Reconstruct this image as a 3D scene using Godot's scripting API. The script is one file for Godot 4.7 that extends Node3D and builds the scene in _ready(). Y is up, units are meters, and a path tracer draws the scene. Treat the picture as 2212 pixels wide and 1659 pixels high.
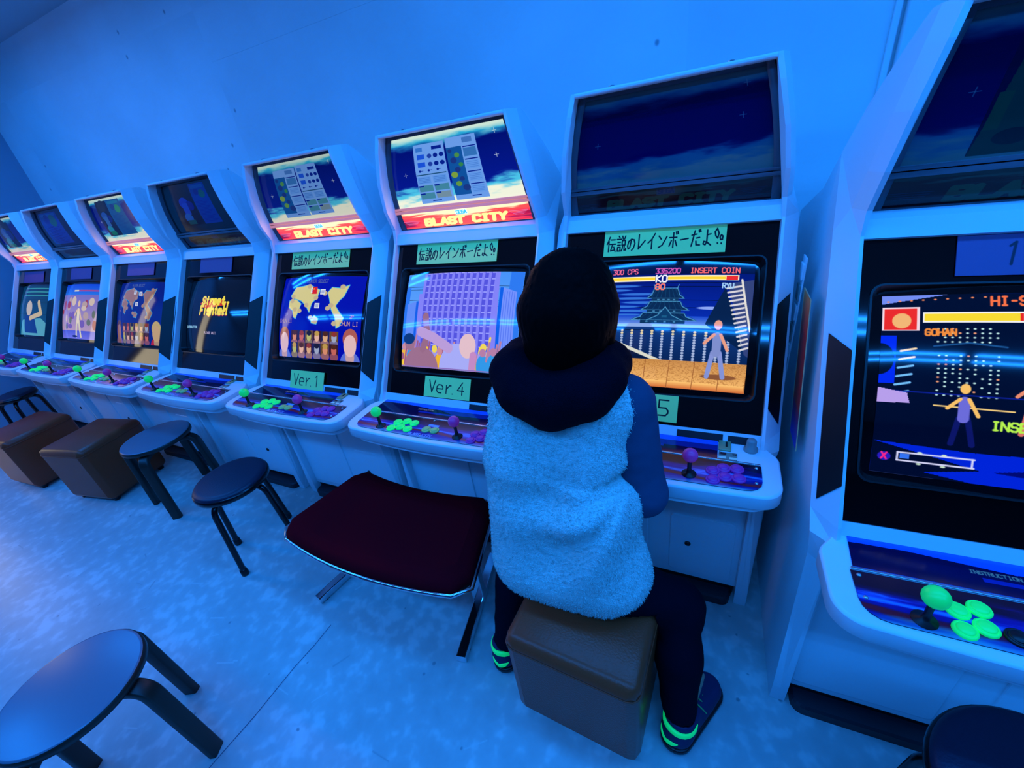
extends Node3D
# An arcade under blue tube light: a receding row of eight sit-down video cabinets, stools in front, one player seen from behind.

const BLUE := Color(0.010, 0.232, 1.0)          # linear colour of the ceiling tubes
const CABX := [-4.525, -3.79, -3.034, -2.261, -1.489, -0.733, 0.0, 0.757]
const BEZ_N := Vector3(0, 0.5197, 0.8543)       # the way the screens face
const DECK_Y := 0.715

var mats := {}
var meshes := {}
var names := {}
var noise := FastNoiseLite.new()
var rng := RandomNumberGenerator.new()
var group_id := 0                                # smooth group that tri() writes into

# ---------------------------------------------------------------- naming
func numbered(s: String) -> String:
	var n: int = names.get(s, 0)
	names[s] = n + 1
	return s if n == 0 else "%s_%03d" % [s, n]

func thing(called: String, label: String, category: String, at := Vector3.ZERO, turn := 0.0, group := "") -> Node3D:
	var o := Node3D.new()
	o.name = numbered(called)
	add_child(o)
	o.position = at
	o.rotation.y = turn
	tag(o, label, category, group)
	return o

func tag(o: Node3D, label: String, category: String, group := "") -> void:
	o.set_meta("label", label)
	o.set_meta("category", category)
	if group != "":
		o.set_meta("group", group)

func part(called: String, m: Mesh, material: Material, parent: Node3D, xf := Transform3D.IDENTITY) -> MeshInstance3D:
	var o := MeshInstance3D.new()
	o.name = called if parent != self else numbered(called)
	o.mesh = m
	o.material_override = material
	o.transform = xf
	o.cast_shadow = GeometryInstance3D.SHADOW_CASTING_SETTING_ON
	parent.add_child(o, true)
	return o

func struct_(called: String, m: Mesh, material: Material, parent: Node3D = self) -> MeshInstance3D:
	var o := part(called, m, material, parent)
	if parent == self:
		o.set_meta("kind", "structure")
	return o

func dup(o: Node3D, at: Vector3, turn: float, label: String) -> Node3D:
	var c: Node3D = o.duplicate()
	c.name = numbered(str(o.name).rstrip("0123456789").trim_suffix("_"))
	add_child(c)
	c.position = at
	c.rotation.y = turn
	c.set_meta("label", label)
	return c

# ---------------------------------------------------------------- materials (colours given in sRGB)
func mat(c: Color, rough := 0.5, metal := 0.0, key := "") -> StandardMaterial3D:
	var k := key if key != "" else str(c) + str(rough) + str(metal)
	if mats.has(k):
		return mats[k]
	var m := StandardMaterial3D.new()
	m.albedo_color = c
	m.roughness = rough
	m.metallic = metal
	mats[k] = m
	return m

func bumpy(m: StandardMaterial3D, freq: float, size: int, scale_m: float, depth_cm: float, sd := 3) -> StandardMaterial3D:
	m.heightmap_enabled = true
	m.heightmap_texture = noise_tex(freq, size, sd)
	m.heightmap_scale = depth_cm
	m.uv1_triplanar = true
	m.uv1_scale = Vector3.ONE / scale_m
	return m

func noise_tex(freq: float, size: int, sd: int) -> ImageTexture:
	var n := FastNoiseLite.new()
	n.seed = sd
	n.frequency = freq
	n.fractal_octaves = 3
	return ImageTexture.create_from_image(n.get_seamless_image(size, size))

func tex_mat(img: Image, rough: float, glow := 0.0, tint := Color.WHITE) -> StandardMaterial3D:
	var m := StandardMaterial3D.new()
	var t := ImageTexture.create_from_image(img)
	m.roughness = rough
	if glow > 0.0:
		m.albedo_color = tint
		m.emission_enabled = true
		m.emission_operator = BaseMaterial3D.EMISSION_OP_MULTIPLY
		m.emission = Color.WHITE
		m.emission_texture = t
		m.emission_energy_multiplier = glow
	else:
		m.albedo_color = tint
		m.albedo_texture = t
	return m

# ---------------------------------------------------------------- mesh helpers: faces are given anticlockwise seen from outside
func st() -> SurfaceTool:
	var s := SurfaceTool.new()
	s.begin(Mesh.PRIMITIVE_TRIANGLES)
	return s

func tri(s: SurfaceTool, a: Vector3, b: Vector3, c: Vector3, smooth := false) -> void:
	s.set_smooth_group(group_id if smooth else -1)
	s.add_vertex(a)
	s.add_vertex(c)
	s.add_vertex(b)

func quad(s: SurfaceTool, a: Vector3, b: Vector3, c: Vector3, d: Vector3, smooth := false) -> void:
	tri(s, a, b, c, smooth)
	tri(s, a, c, d, smooth)

func quad_uv(s: SurfaceTool, a: Vector3, b: Vector3, c: Vector3, d: Vector3, r := Rect2(0, 0, 1, 1)) -> void:
	# a lower left, b lower right, c upper right, d upper left
	var ua := Vector2(r.position.x, r.end.y)
	var ub := r.end
	var uc := Vector2(r.end.x, r.position.y)
	var ud := r.position
	s.set_smooth_group(-1)
	for v in [[a, ua], [c, uc], [b, ub], [a, ua], [d, ud], [c, uc]]:
		s.set_uv(v[1])
		s.add_vertex(v[0])

func done(s: SurfaceTool) -> ArrayMesh:
	s.generate_normals()
	return s.commit()

func cap(s: SurfaceTool, loop: PackedVector3Array, n: Vector3) -> void:
	# a flat polygon facing n
	var u := n.cross(Vector3.UP)
	if u.length() < 0.1:
		u = n.cross(Vector3.RIGHT)
	u = u.normalized()
	var w := n.cross(u).normalized()
	var p2 := PackedVector2Array()
	for p in loop:
		p2.append(Vector2(p.dot(u), p.dot(w)))
	var idx := Geometry2D.triangulate_polygon(p2)
	for i in range(0, idx.size(), 3):
		var a := loop[idx[i]]
		var b := loop[idx[i + 1]]
		var c := loop[idx[i + 2]]
		if (b - a).cross(c - a).dot(n) >= 0:
			tri(s, a, b, c)
		else:
			tri(s, a, c, b)

func loft(s: SurfaceTool, loops: Array, smooth := false, cap0 := true, cap1 := true) -> void:
	# loops anticlockwise seen from the end of the last one
	for k in loops.size() - 1:
		var p: PackedVector3Array = loops[k]
		var q: PackedVector3Array = loops[k + 1]
		var n := p.size()
		for i in n:
			var j := (i + 1) % n
			quad(s, p[i], p[j], q[j], q[i], smooth)
	var first: PackedVector3Array = loops[0]
	var last: PackedVector3Array = loops[loops.size() - 1]
	if cap0:
		cap(s, first, -loop_normal(first))
	if cap1:
		cap(s, last, loop_normal(last))

func loop_normal(l: PackedVector3Array) -> Vector3:
	var n := Vector3.ZERO
	for i in l.size():
		n += l[i].cross(l[(i + 1) % l.size()])
	return n.normalized()

func rrect(w: float, h: float, r: float, seg := 4) -> PackedVector2Array:
	# rounded rectangle round the origin, anticlockwise
	var o := PackedVector2Array()
	for k in 4:
		var cx := (w / 2 - r) * (1.0 if k in [0, 3] else -1.0)
		var cy := (h / 2 - r) * (1.0 if k in [0, 1] else -1.0)
		for i in seg + 1:
			var a := PI / 2 * k + PI / 2 * i / seg
			o.append(Vector2(cx + r * cos(a), cy + r * sin(a)))
	return o

func lift(p: PackedVector2Array, xf: Transform3D, z: float, k := 1.0) -> PackedVector3Array:
	var o := PackedVector3Array()
	for v in p:
		o.append(xf * Vector3(v.x * k, v.y * k, z))
	return o

func box(s: SurfaceTool, c: Vector3, size: Vector3, r := 0.0, basis := Basis.IDENTITY) -> void:
	var xf := Transform3D(basis, c)
	var h := size / 2
	if r <= 0.0:
		var l := PackedVector2Array([Vector2(-h.x, -h.y), Vector2(h.x, -h.y), Vector2(h.x, h.y), Vector2(-h.x, h.y)])
		loft(s, [lift(l, xf, -h.z), lift(l, xf, h.z)])
		return
	var full := rrect(size.x, size.y, r, 3)
	var small := rrect(size.x - 2 * r, size.y - 2 * r, 0.0001, 3)
	var mid := rrect(size.x - 0.6 * r, size.y - 0.6 * r, r * 0.7, 3)
	loft(s, [lift(small, xf, -h.z), lift(mid, xf, -h.z + 0.3 * r), lift(full, xf, -h.z + r), lift(full, xf, h.z - r), lift(mid, xf, h.z - 0.3 * r), lift(small, xf, h.z)], true)

func box_mesh(c: Vector3, size: Vector3, r := 0.0) -> ArrayMesh:
	var s := st()
	box(s, c, size, r)
	return done(s)

func lathe(s: SurfaceTool, prof: Array, seg := 24, xf := Transform3D.IDENTITY, smooth := true) -> void:
	# prof: Vector2(radius, height) from bottom to top
	for k in prof.size() - 1:
		var p: Vector2 = prof[k]
		var q: Vector2 = prof[k + 1]
		for i in seg:
			var a := TAU * i / seg
			var b := TAU * (i + 1) / seg
			var pa := xf * Vector3(p.x * cos(a), p.y, -p.x * sin(a))
			var pb := xf * Vector3(p.x * cos(b), p.y, -p.x * sin(b))
			var qa := xf * Vector3(q.x * cos(a), q.y, -q.x * sin(a))
			var qb := xf * Vector3(q.x * cos(b), q.y, -q.x * sin(b))
			if p.x > 0.00001:
				tri(s, pa, pb, qb, smooth)
			if q.x > 0.00001:
				tri(s, pa, qb, qa, smooth)

func ball(s: SurfaceTool, c: Vector3, r: float, seg := 20) -> void:
	var prof := []
	for i in 13:
		var a := -PI / 2 + PI * i / 12
		prof.append(Vector2(maxf(r * cos(a), 0.0), r * sin(a)))
	lathe(s, prof, seg, Transform3D(Basis.IDENTITY, c))

func sweep(s: SurfaceTool, path: Array, shape: PackedVector2Array, up: Vector3, smooth := true, scales := []) -> void:
	# shape x runs along the side vector, y along the path's own up
	var loops := []
	for i in path.size():
		var a: Vector3 = path[maxi(i - 1, 0)]
		var b: Vector3 = path[mini(i + 1, path.size() - 1)]
		var t := (b - a).normalized()
		var side := up.cross(t).normalized()
		var u := t.cross(side).normalized()
		var l := PackedVector3Array()
		var k: float = scales[i] if scales.size() else 1.0
		for v in shape:
			l.append(path[i] + (side * v.x + u * v.y) * k)
		loops.append(l)
	loft(s, loops, smooth)

func circle(r: float, n := 12) -> PackedVector2Array:
	var o := PackedVector2Array()
	for i in n:
		o.append(Vector2(r * cos(TAU * i / n), r * sin(TAU * i / n)))
	return o

func bend(pts: Array, r: float, n := 6) -> Array:
	# rounds the inner corners of a path
	var o := [pts[0]]
	for i in range(1, pts.size() - 1):
		var p: Vector3 = pts[i]
		var a: Vector3 = p + (pts[i - 1] - p).normalized() * r
		var b: Vector3 = p + (pts[i + 1] - p).normalized() * r
		for k in n + 1:
			var t := float(k) / n
			o.append(a.lerp(p, t).lerp(p.lerp(b, t), t))
	o.append(pts[pts.size() - 1])
	return o

# ---------------------------------------------------------------- soft bodies: distance field of tapered capsules, meshed as surface nets
func bone(a: Vector3, b: Vector3, ra: float, rb: float, sc := Vector3.ONE) -> Array:
	var ba := b - a
	return [a, ba, 1.0 / maxf(ba.length_squared(), 1e-9), ra, rb, sc]

func field(bones: Array, p: Vector3, k: float) -> float:
	var d := 10.0
	for q in bones:
		var pa: Vector3 = p - q[0]
		var h := clampf(pa.dot(q[1]) * q[2], 0.0, 1.0)
		var e: float = ((pa - q[1] * h) * q[5]).length() - lerpf(q[3], q[4], h)
		if k > 0.0:
			var m := maxf(k - absf(d - e), 0.0) / k
			d = minf(d, e) - m * m * k * 0.25
		else:
			d = minf(d, e)
	return d

func nets(s: SurfaceTool, lo: Vector3, hi: Vector3, cell: float, f: Callable) -> void:
	var nx := int(ceil((hi.x - lo.x) / cell / 4)) * 4 + 1
	var ny := int(ceil((hi.y - lo.y) / cell / 4)) * 4 + 1
	var nz := int(ceil((hi.z - lo.z) / cell / 4)) * 4 + 1
	var v := PackedFloat32Array()
	v.resize(nx * ny * nz)
	v.fill(1.0)
	for bz in range(0, nz - 1, 4):
		for by in range(0, ny - 1, 4):
			for bx in range(0, nx - 1, 4):
				var d: float = f.call(lo + Vector3(bx + 2, by + 2, bz + 2) * cell)
				var near := absf(d) < cell * 6.5
				for z in range(bz, mini(bz + 5, nz)):
					for y in range(by, mini(by + 5, ny)):
						for x in range(bx, mini(bx + 5, nx)):
							var at := (z * ny + y) * nx + x
							if near:
								if absf(v[at]) >= 0.5:
									v[at] = f.call(lo + Vector3(x, y, z) * cell)
							elif absf(v[at]) >= 0.5:
								v[at] = signf(d)
	var idx := PackedInt32Array()
	idx.resize(nx * ny * nz)
	idx.fill(-1)
	var pts := PackedVector3Array()
	var step := [Vector3i(0, 0, 0), Vector3i(1, 0, 0), Vector3i(0, 1, 0), Vector3i(1, 1, 0), Vector3i(0, 0, 1), Vector3i(1, 0, 1), Vector3i(0, 1, 1), Vector3i(1, 1, 1)]
	var edges := [[0, 1], [2, 3], [4, 5], [6, 7], [0, 2], [1, 3], [4, 6], [5, 7], [0, 4], [1, 5], [2, 6], [3, 7]]
	var off := []
	for c in step:
		off.append((c.z * ny + c.y) * nx + c.x)
	for z in nz - 1:
		for y in ny - 1:
			for x in nx - 1:
				var at := (z * ny + y) * nx + x
				var neg := 0
				for c in 8:
					if v[at + off[c]] < 0.0:
						neg += 1
				if neg == 0 or neg == 8:
					continue
				var sum := Vector3.ZERO
				var n := 0
				for e in edges:
					var a: float = v[at + off[e[0]]]
					var b: float = v[at + off[e[1]]]
					if (a < 0.0) != (b < 0.0):
						sum += Vector3(step[e[0]]).lerp(Vector3(step[e[1]]), a / (a - b))
						n += 1
				idx[at] = pts.size()
				pts.append(lo + (Vector3(x, y, z) + sum / n) * cell)
	s.set_smooth_group(0)
	var ax := [1, nx, nx * ny]
	for z in range(1, nz - 1):
		for y in range(1, ny - 1):
			for x in range(1, nx - 1):
				var at := (z * ny + y) * nx + x
				var here := v[at] < 0.0
				for k in 3:
					if (v[at + ax[k]] < 0.0) == here:
						continue
					var u: int = ax[(k + 1) % 3]
					var w: int = ax[(k + 2) % 3]
					var a := idx[at - u - w]
					var b := idx[at - w]
					var c := idx[at]
					var d := idx[at - u]
					if a < 0 or b < 0 or c < 0 or d < 0:
						continue
					if here:
						quad(s, pts[a], pts[b], pts[c], pts[d], true)
					else:
						quad(s, pts[d], pts[c], pts[b], pts[a], true)

# ---------------------------------------------------------------- drawing on images (for print, lettering and screens)
func canvas(w: int, h: int, c: Color) -> Image:
	var im := Image.create(w, h, false, Image.FORMAT_RGBA8)
	im.fill(c)
	return im

func dot(im: Image, x: int, y: int, c: Color, a := 1.0) -> void:
	if x >= 0 and y >= 0 and x < im.get_width() and y < im.get_height():
		im.set_pixel(x, y, im.get_pixel(x, y).lerp(c, a) if a < 1.0 else c)

func rect(im: Image, u0: float, v0: float, u1: float, v1: float, c: Color) -> void:
	var w := im.get_width()
	var h := im.get_height()
	im.fill_rect(Rect2i(int(u0 * w), int(v0 * h), maxi(1, int((u1 - u0) * w)), maxi(1, int((v1 - v0) * h))), c)

func grad(im: Image, u0: float, v0: float, u1: float, v1: float, a: Color, b: Color) -> void:
	var n := maxi(1, int((v1 - v0) * im.get_height()))
	for i in n:
		rect(im, u0, v0 + (v1 - v0) * i / n, u1, v0 + (v1 - v0) * (i + 1) / n, a.lerp(b, float(i) / n))

func oval(im: Image, u: float, v: float, ru: float, rv: float, c: Color) -> void:
	var w := im.get_width()
	var h := im.get_height()
	for y in range(int((v - rv) * h), int((v + rv) * h) + 1):
		for x in range(int((u - ru) * w), int((u + ru) * w) + 1):
			var d := Vector2((x + 0.5 - u * w) / (ru * w), (y + 0.5 - v * h) / (rv * h)).length()
			if d < 1.0:
				dot(im, x, y, c, clampf((1.0 - d) * minf(ru * w, rv * h), 0.0, 1.0))

func poly(im: Image, pts: Array, c: Color) -> void:
	# pts in 0..1, filled row by row
	var w := im.get_width()
	var h := im.get_height()
	var lo := 1e9
	var hi := -1e9
	for p in pts:
		lo = minf(lo, p.y * h)
		hi = maxf(hi, p.y * h)
	for y in range(maxi(0, int(lo)), mini(h, int(hi) + 1)):
		var xs := []
		for i in pts.size():
			var a: Vector2 = pts[i]
			var b: Vector2 = pts[(i + 1) % pts.size()]
			var ya := a.y * h
			var yb := b.y * h
			if (ya <= y + 0.5) != (yb <= y + 0.5):
				xs.append(lerpf(a.x, b.x, (y + 0.5 - ya) / (yb - ya)) * w)
		xs.sort()
		for i in range(0, xs.size() - 1, 2):
			for x in range(maxi(0, int(round(xs[i]))), mini(w, int(round(xs[i + 1])))):
				im.set_pixel(x, y, c)

func line(im: Image, a: Vector2, b: Vector2, wid: float, c: Color) -> void:
	# a, b in pixels
	var r := wid / 2
	var ab := b - a
	var l2 := maxf(ab.length_squared(), 1e-6)
	for y in range(int(minf(a.y, b.y) - r - 1), int(maxf(a.y, b.y) + r + 2)):
		for x in range(int(minf(a.x, b.x) - r - 1), int(maxf(a.x, b.x) + r + 2)):
			var p := Vector2(x + 0.5, y + 0.5) - a
			var d := (p - ab * clampf(p.dot(ab) / l2, 0, 1)).length() - r
			if d < 0.5:
				dot(im, x, y, c, clampf(0.5 - d, 0, 1))

func uvline(im: Image, pts: Array, wid: float, c: Color) -> void:
	var z := Vector2(im.get_width(), im.get_height())
	for i in pts.size() - 1:
		line(im, pts[i] * z, pts[i + 1] * z, wid, c)

# strokes on a grid 4 wide and 6 high, two digits to a point
const FONT := {
	"A": "06 20 46,14 34", "B": "00 06,00 30 41 42 33 03,33 44 45 36 06", "C": "41 30 10 01 05 16 36 45", "D": "00 06,00 20 42 44 26 06", "E": "40 00 06 46,03 33", "F": "40 00 06,03 33",
	"G": "41 30 10 01 05 16 36 45 43 23", "H": "00 06,40 46,03 43", "I": "20 26,10 30,16 36", "K": "00 06,40 03 46", "L": "00 06 46", "M": "06 00 23 40 46", "N": "06 00 46 40", "O": "10 30 41 45 36 16 05 01 10",
	"P": "06 00 30 41 42 33 03", "R": "06 00 30 41 42 33 03,23 46", "S": "41 30 10 01 02 13 33 44 45 36 16 05", "T": "00 40,20 26", "U": "00 05 16 36 45 40", "V": "00 26 40", "W": "00 16 23 36 40",
	"Y": "00 23 40,23 26", "X": "00 46,40 06", "e": "04 44 43 32 12 03 05 16 36", "r": "12 16,14 32 42", ".": "16 16", "-": "13 33", "!": "20 24,26 26",
	"0": "10 30 41 45 36 16 05 01 10", "1": "11 20 26", "2": "01 10 30 41 42 06 46", "3": "00 40 23 33 44 45 36 06", "4": "30 04 44,32 36", "5": "40 00 03 33 44 45 36 06", "6": "30 11 04 05 16 36 45 44 33 13 04",
	"7": "00 40 16", "8": "10 30 41 42 33 13 02 01 10,13 04 05 16 36 45 44 33", "9": "43 13 02 01 10 30 41 43 26", ":": "22 22,25 25", "s": "42 12 03 13 33 44 36 06", "t": "20 25 36,12 32", "i": "22 26,20 20", "g": "42 12 03 14 44,42 47 16", "h": "00 06,03 12 32 43 46", "f": "40 20 16,02 32",
}

func text(im: Image, t: String, at: Vector2, high: float, wid: float, c: Color, stretch := 1.0, slant := 0.0) -> void:
	# at: upper left, in pixels
	var k := high / 6.0
	var x := at.x
	for ch in t:
		if FONT.has(ch):
			for s in FONT[ch].split(","):
				var p := []
				for q in s.split(" "):
					p.append(Vector2(x + (float(q[0].to_int()) * stretch + slant * (6 - q[1].to_int())) * k, at.y + q[1].to_int() * k) - Vector2(k if ch == "." else 0.0, 0.0))
				for i in p.size() - 1:
					line(im, p[i], p[i + 1], wid, c)
		x += k * (3.0 if ch == "." else 5.3) * stretch

# handwriting, strokes on a grid 10 by 10
const HAND := [
	[[3, 0, 0, 5], [2, 3, 2, 10], [4, 2, 9, 2], [3.5, 5, 10, 5], [6.5, 5, 4.5, 9.5, 9, 9], [8, 7, 10, 10]],
	[[2, 0, 3, 1], [0, 2, 5, 2], [1, 4, 4, 4], [1, 6, 4, 6], [1, 7.5, 4, 7.5, 4, 10, 1, 10, 1, 7.5], [6, 0, 7, 2], [9.5, 0, 8.5, 2], [6, 3, 9.5, 3, 9.5, 6, 6, 6, 6, 3], [7, 6, 6.5, 8.5, 5.5, 10], [8.7, 6, 8.7, 9.5, 10.5, 9.5, 10.5, 8.3]],
	[[5, 2.5, 3.7, 8, 2, 9, 1, 7, 2, 4, 5, 2.5, 8, 3, 9.2, 5.5, 8, 8.5, 6, 10]],
	[[2, 0, 2, 9.5, 9, 4]],
	[[8, 0, 5, 3.5, 1, 6], [5, 3.5, 5, 10]],
	[[1, 2, 3.5, 4], [1, 9.5, 5, 8, 9.5, 2.5]],
	[[1, 3.5, 8.5, 3.5], [5, 0.5, 5, 10], [3, 5.5, 1, 9], [7, 5.5, 9, 9], [7.6, 0, 8.2, 1.5], [9.2, -0.3, 9.8, 1.2]],
	[[1, 5.5, 9, 4.8]],
	[[1, 3, 6, 2.5], [4, 0.3, 1, 10], [6, 5, 9, 4.7], [5.5, 7, 6, 9.3, 9.5, 9.5], [8, 0, 8.5, 1.3], [9.3, -0.3, 9.9, 1]],
	[[5, 0.5, 5, 8, 3.5, 9.7, 1.5, 9, 2, 7.5, 5, 8, 9, 10], [5, 3.5, 8.5, 3]],
	[[3, 0, 1, 2, 2, 4.5, 4, 6, 5, 3, 3, 0], [7.5, 4, 6.3, 5.5, 7, 7, 8.7, 7, 9, 5, 7.5, 4], [4, 9, 4.3, 9.3], [7.8, 9.2, 8, 9.5]],
]

func rainbow_sign() -> Image:
	var im := canvas(512, 116, Color(0.88, 1.0, 0.55))
	for g in HAND.size():
		for s in HAND[g]:
			for i in range(0, s.size() - 2, 2):
				var o := Vector2(14 + g * 45, 30 - g * 0.9)
				line(im, o + Vector2(s[i], s[i + 1]) * Vector2(3.9, 6.4), o + Vector2(s[i + 2], s[i + 3]) * Vector2(3.9, 6.4), 5.6, Color(0.03, 0.06, 0.09))
	return im

# ---------------------------------------------------------------- the cabinets
func bez_xf() -> Transform3D:
	return Transform3D(Basis(Vector3.RIGHT, Vector3(0, 0.8543, -0.5197), BEZ_N), Vector3(0, 1.2625, -0.1186))

func mq(u: float, v: float, dz := 0.0, inset := 0.0) -> Vector3:
	# a point of the curved marquee: u -1..1 across, v 0..1 down
	var w := 0.247 + 0.107 * v - 0.048 * v * v - inset
	return Vector3(u * w, 1.6442 - 0.33 * v, -0.1231 - 0.0356 * v + 0.088 * v * (1 - v) + dz)

func strip_mesh(u0: float, u1: float, v0: float, v1: float, dz: float, inset := 0.0, nu := 8, nv := 6) -> ArrayMesh:
	var s := st()
	s.set_smooth_group(0)
	for j in nv:
		for i in nu:
			var a := Vector2(float(i) / nu, float(j) / nv)
			var b := Vector2(float(i + 1) / nu, float(j + 1) / nv)
			var p := [Vector2(a.x, b.y), Vector2(b.x, b.y), Vector2(b.x, a.y), Vector2(a.x, a.y)]
			for k in [0, 2, 1, 0, 3, 2]:
				s.set_uv(p[k])
				s.add_vertex(mq(lerpf(u0, u1, p[k].x), lerpf(v0, v1, p[k].y), dz, inset))
	return done(s)

func mq_bar(s: SurfaceTool, u0: float, u1: float, v0: float, v1: float, z0: float, z1: float, n := 8) -> void:
	# a solid bar laid along the marquee's curve, from depth z0 (behind) to z1 (front)
	for j in n:
		var a := lerpf(v0, v1, float(j) / n)
		var b := lerpf(v0, v1, float(j + 1) / n)
		quad(s, mq(u0, b, z1), mq(u1, b, z1), mq(u1, a, z1), mq(u0, a, z1), true)
		quad(s, mq(u0, b, z0), mq(u0, b, z1), mq(u0, a, z1), mq(u0, a, z0), true)
		quad(s, mq(u1, b, z1), mq(u1, b, z0), mq(u1, a, z0), mq(u1, a, z1), true)
	quad(s, mq(u0, v0, z1), mq(u1, v0, z1), mq(u1, v0, z0), mq(u0, v0, z0))
	quad(s, mq(u0, v1, z0), mq(u1, v1, z0), mq(u1, v1, z1), mq(u0, v1, z1))

func crt(hw: float, s0: float, s1: float, dz: float) -> ArrayMesh:
	var s := st()
	s.set_smooth_group(0)
	var n := 14
	for j in n:
		for i in n:
			var a := Vector2(float(i) / n, float(j) / n)
			var b := Vector2(float(i + 1) / n, float(j + 1) / n)
			var p := [Vector2(a.x, b.y), Vector2(b.x, b.y), Vector2(b.x, a.y), Vector2(a.x, a.y)]
			for k in [0, 2, 1, 0, 3, 2]:
				var q: Vector2 = p[k]
				var x := lerpf(-hw, hw, q.x)
				var y := lerpf(s0, s1, q.y)
				var z := 0.016 - 0.021 * pow(x / 0.2625, 2) - 0.014 * pow((y - 0.31) / 0.19, 2) + dz
				s.set_uv(q)
				s.add_vertex(Vector3(x, -y, z))
	return done(s)

const SIDE := [[1.656, -0.078], [1.60, -0.068], [1.50, -0.064], [1.40, -0.078], [1.325, -0.108], [1.275, -0.114], [1.12, -0.018], [0.95, 0.085], [0.74, 0.212], [0.70, 0.228], [0.62, 0.218], [0.07, 0.218], [0.0, 0.214],
	[0.0, -0.57], [1.255, -0.58], [1.33, -0.47], [1.42, -0.385], [1.52, -0.305], [1.60, -0.225], [1.64, -0.185], [1.656, -0.16]]

func side_x(y: float) -> Vector2:
	var out_ := 0.352
	if y > 0.66:
		out_ = lerpf(0.352, 0.362, clampf((y - 0.66) / 0.04, 0, 1))
	if y > 1.26:
		out_ = 0.362 - 0.028 * smoothstep(1.26, 1.33, y) - 0.056 * pow(clampf((y - 1.33) / 0.326, 0, 1), 1.5)
	var in_ := 0.3135
	if y > 1.28:
		var v := clampf((1.6442 - y) / 0.33, 0.0, 1.0)
		in_ = 0.2485 + 0.107 * v - 0.048 * v * v
	return Vector2(in_, out_)

func side_mesh(sgn: float) -> ArrayMesh:
	var s := st()
	var inner := PackedVector3Array()
	var edge := PackedVector3Array()
	var outer := PackedVector3Array()
	for i in SIDE.size():
		var y: float = SIDE[i][0]
		var z: float = SIDE[i][1]
		var x := side_x(y)
		var front := i < 11
		var zi := z + (0.014 if front and i > 4 else 0.0)
		inner.append(Vector3(sgn * x.x, y, zi))
		edge.append(Vector3(sgn * lerpf(x.x, x.y, 0.16 if front and i > 4 else 0.42 if front else 0.5), y, zi + (0.004 if front else 0.0)))
		outer.append(Vector3(sgn * x.y, y, z - (0.042 if i > 4 and i < 9 else 0.045 if i <= 4 else 0.02 if i < 11 else 0.0)))
	var loops := [inner, edge, outer]
	if sgn > 0:
		loft(s, loops)
	else:
		loops.reverse()
		for l in loops:
			l.reverse()
		loops.reverse()
		# mirrored: the order of points is turned so that faces keep looking outwards
		loft(s, loops)
	return done(s)

func back_mesh() -> ArrayMesh:
	var s := st()
	for i in range(13, SIDE.size() - 1):
		var a: Array = SIDE[i]
		var b: Array = SIDE[i + 1]
		var xa := side_x(a[0]).x + 0.004
		var xb := side_x(b[0]).x + 0.004
		quad(s, Vector3(xa, a[0], a[1] + 0.006), Vector3(-xa, a[0], a[1] + 0.006), Vector3(-xb, b[0], b[1] + 0.006), Vector3(xb, b[0], b[1] + 0.006), true)
	return done(s)

func deck_loop(inset: float) -> PackedVector2Array:
	var o := PackedVector2Array()
	var r := 0.055
	var hw := 0.357 - inset
	var zf := 0.437 - inset
	o.append(Vector2(-hw + 0.046, 0.200))
	o.append(Vector2(-hw + 0.004, 0.262))
	o.append(Vector2(-hw, 0.275))
	for i in 11:
		var a := PI + PI / 2 * i / 10
		o.append(Vector2(-hw + r + r * cos(a), zf - r - 0.006 - r * sin(a)))
	for i in range(1, 8):
		var t := i / 8.0
		o.append(Vector2(lerpf(-hw + r, hw - r, t), zf - 0.006 + 0.012 * 4 * t * (1 - t)))
	for i in 11:
		var a := -PI / 2 + PI / 2 * i / 10
		o.append(Vector2(hw - r + r * cos(a), zf - r - 0.006 - r * sin(a)))
	o.append(Vector2(hw, 0.275))
	o.append(Vector2(hw - 0.004, 0.262))
	o.append(Vector2(hw - 0.046, 0.200))
	return o

func flat_loop(p: PackedVector2Array, y: float) -> PackedVector3Array:
	# x, z plan lifted to height y; anticlockwise seen from above
	var o := PackedVector3Array()
	for v in p:
		o.append(Vector3(v.x, y, v.y))
	return o

func plate_uv(p: PackedVector2Array, y: float, th: float) -> ArrayMesh:
	# a thin plate on the deck; its top carries the picture
	var s := st()
	var lo := Vector2(1e9, 1e9)
	var hi := -lo
	for v in p:
		lo = lo.min(v)
		hi = hi.max(v)
	var idx := Geometry2D.triangulate_polygon(p)
	s.set_smooth_group(-1)
	for i in range(0, idx.size(), 3):
		var t := [p[idx[i]], p[idx[i + 1]], p[idx[i + 2]]]
		if (t[1] - t[0]).cross(t[2] - t[0]) < 0:
			t = [t[0], t[2], t[1]]
		for v in t:
			s.set_uv((v - lo) / (hi - lo))
			s.add_vertex(Vector3(v.x, y + th, v.y))
	s.set_uv(Vector2(0.02, 0.02))
	loft(s, [flat_loop(p, y), flat_loop(p, y + th)], false, false, false)
	return done(s)

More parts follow.
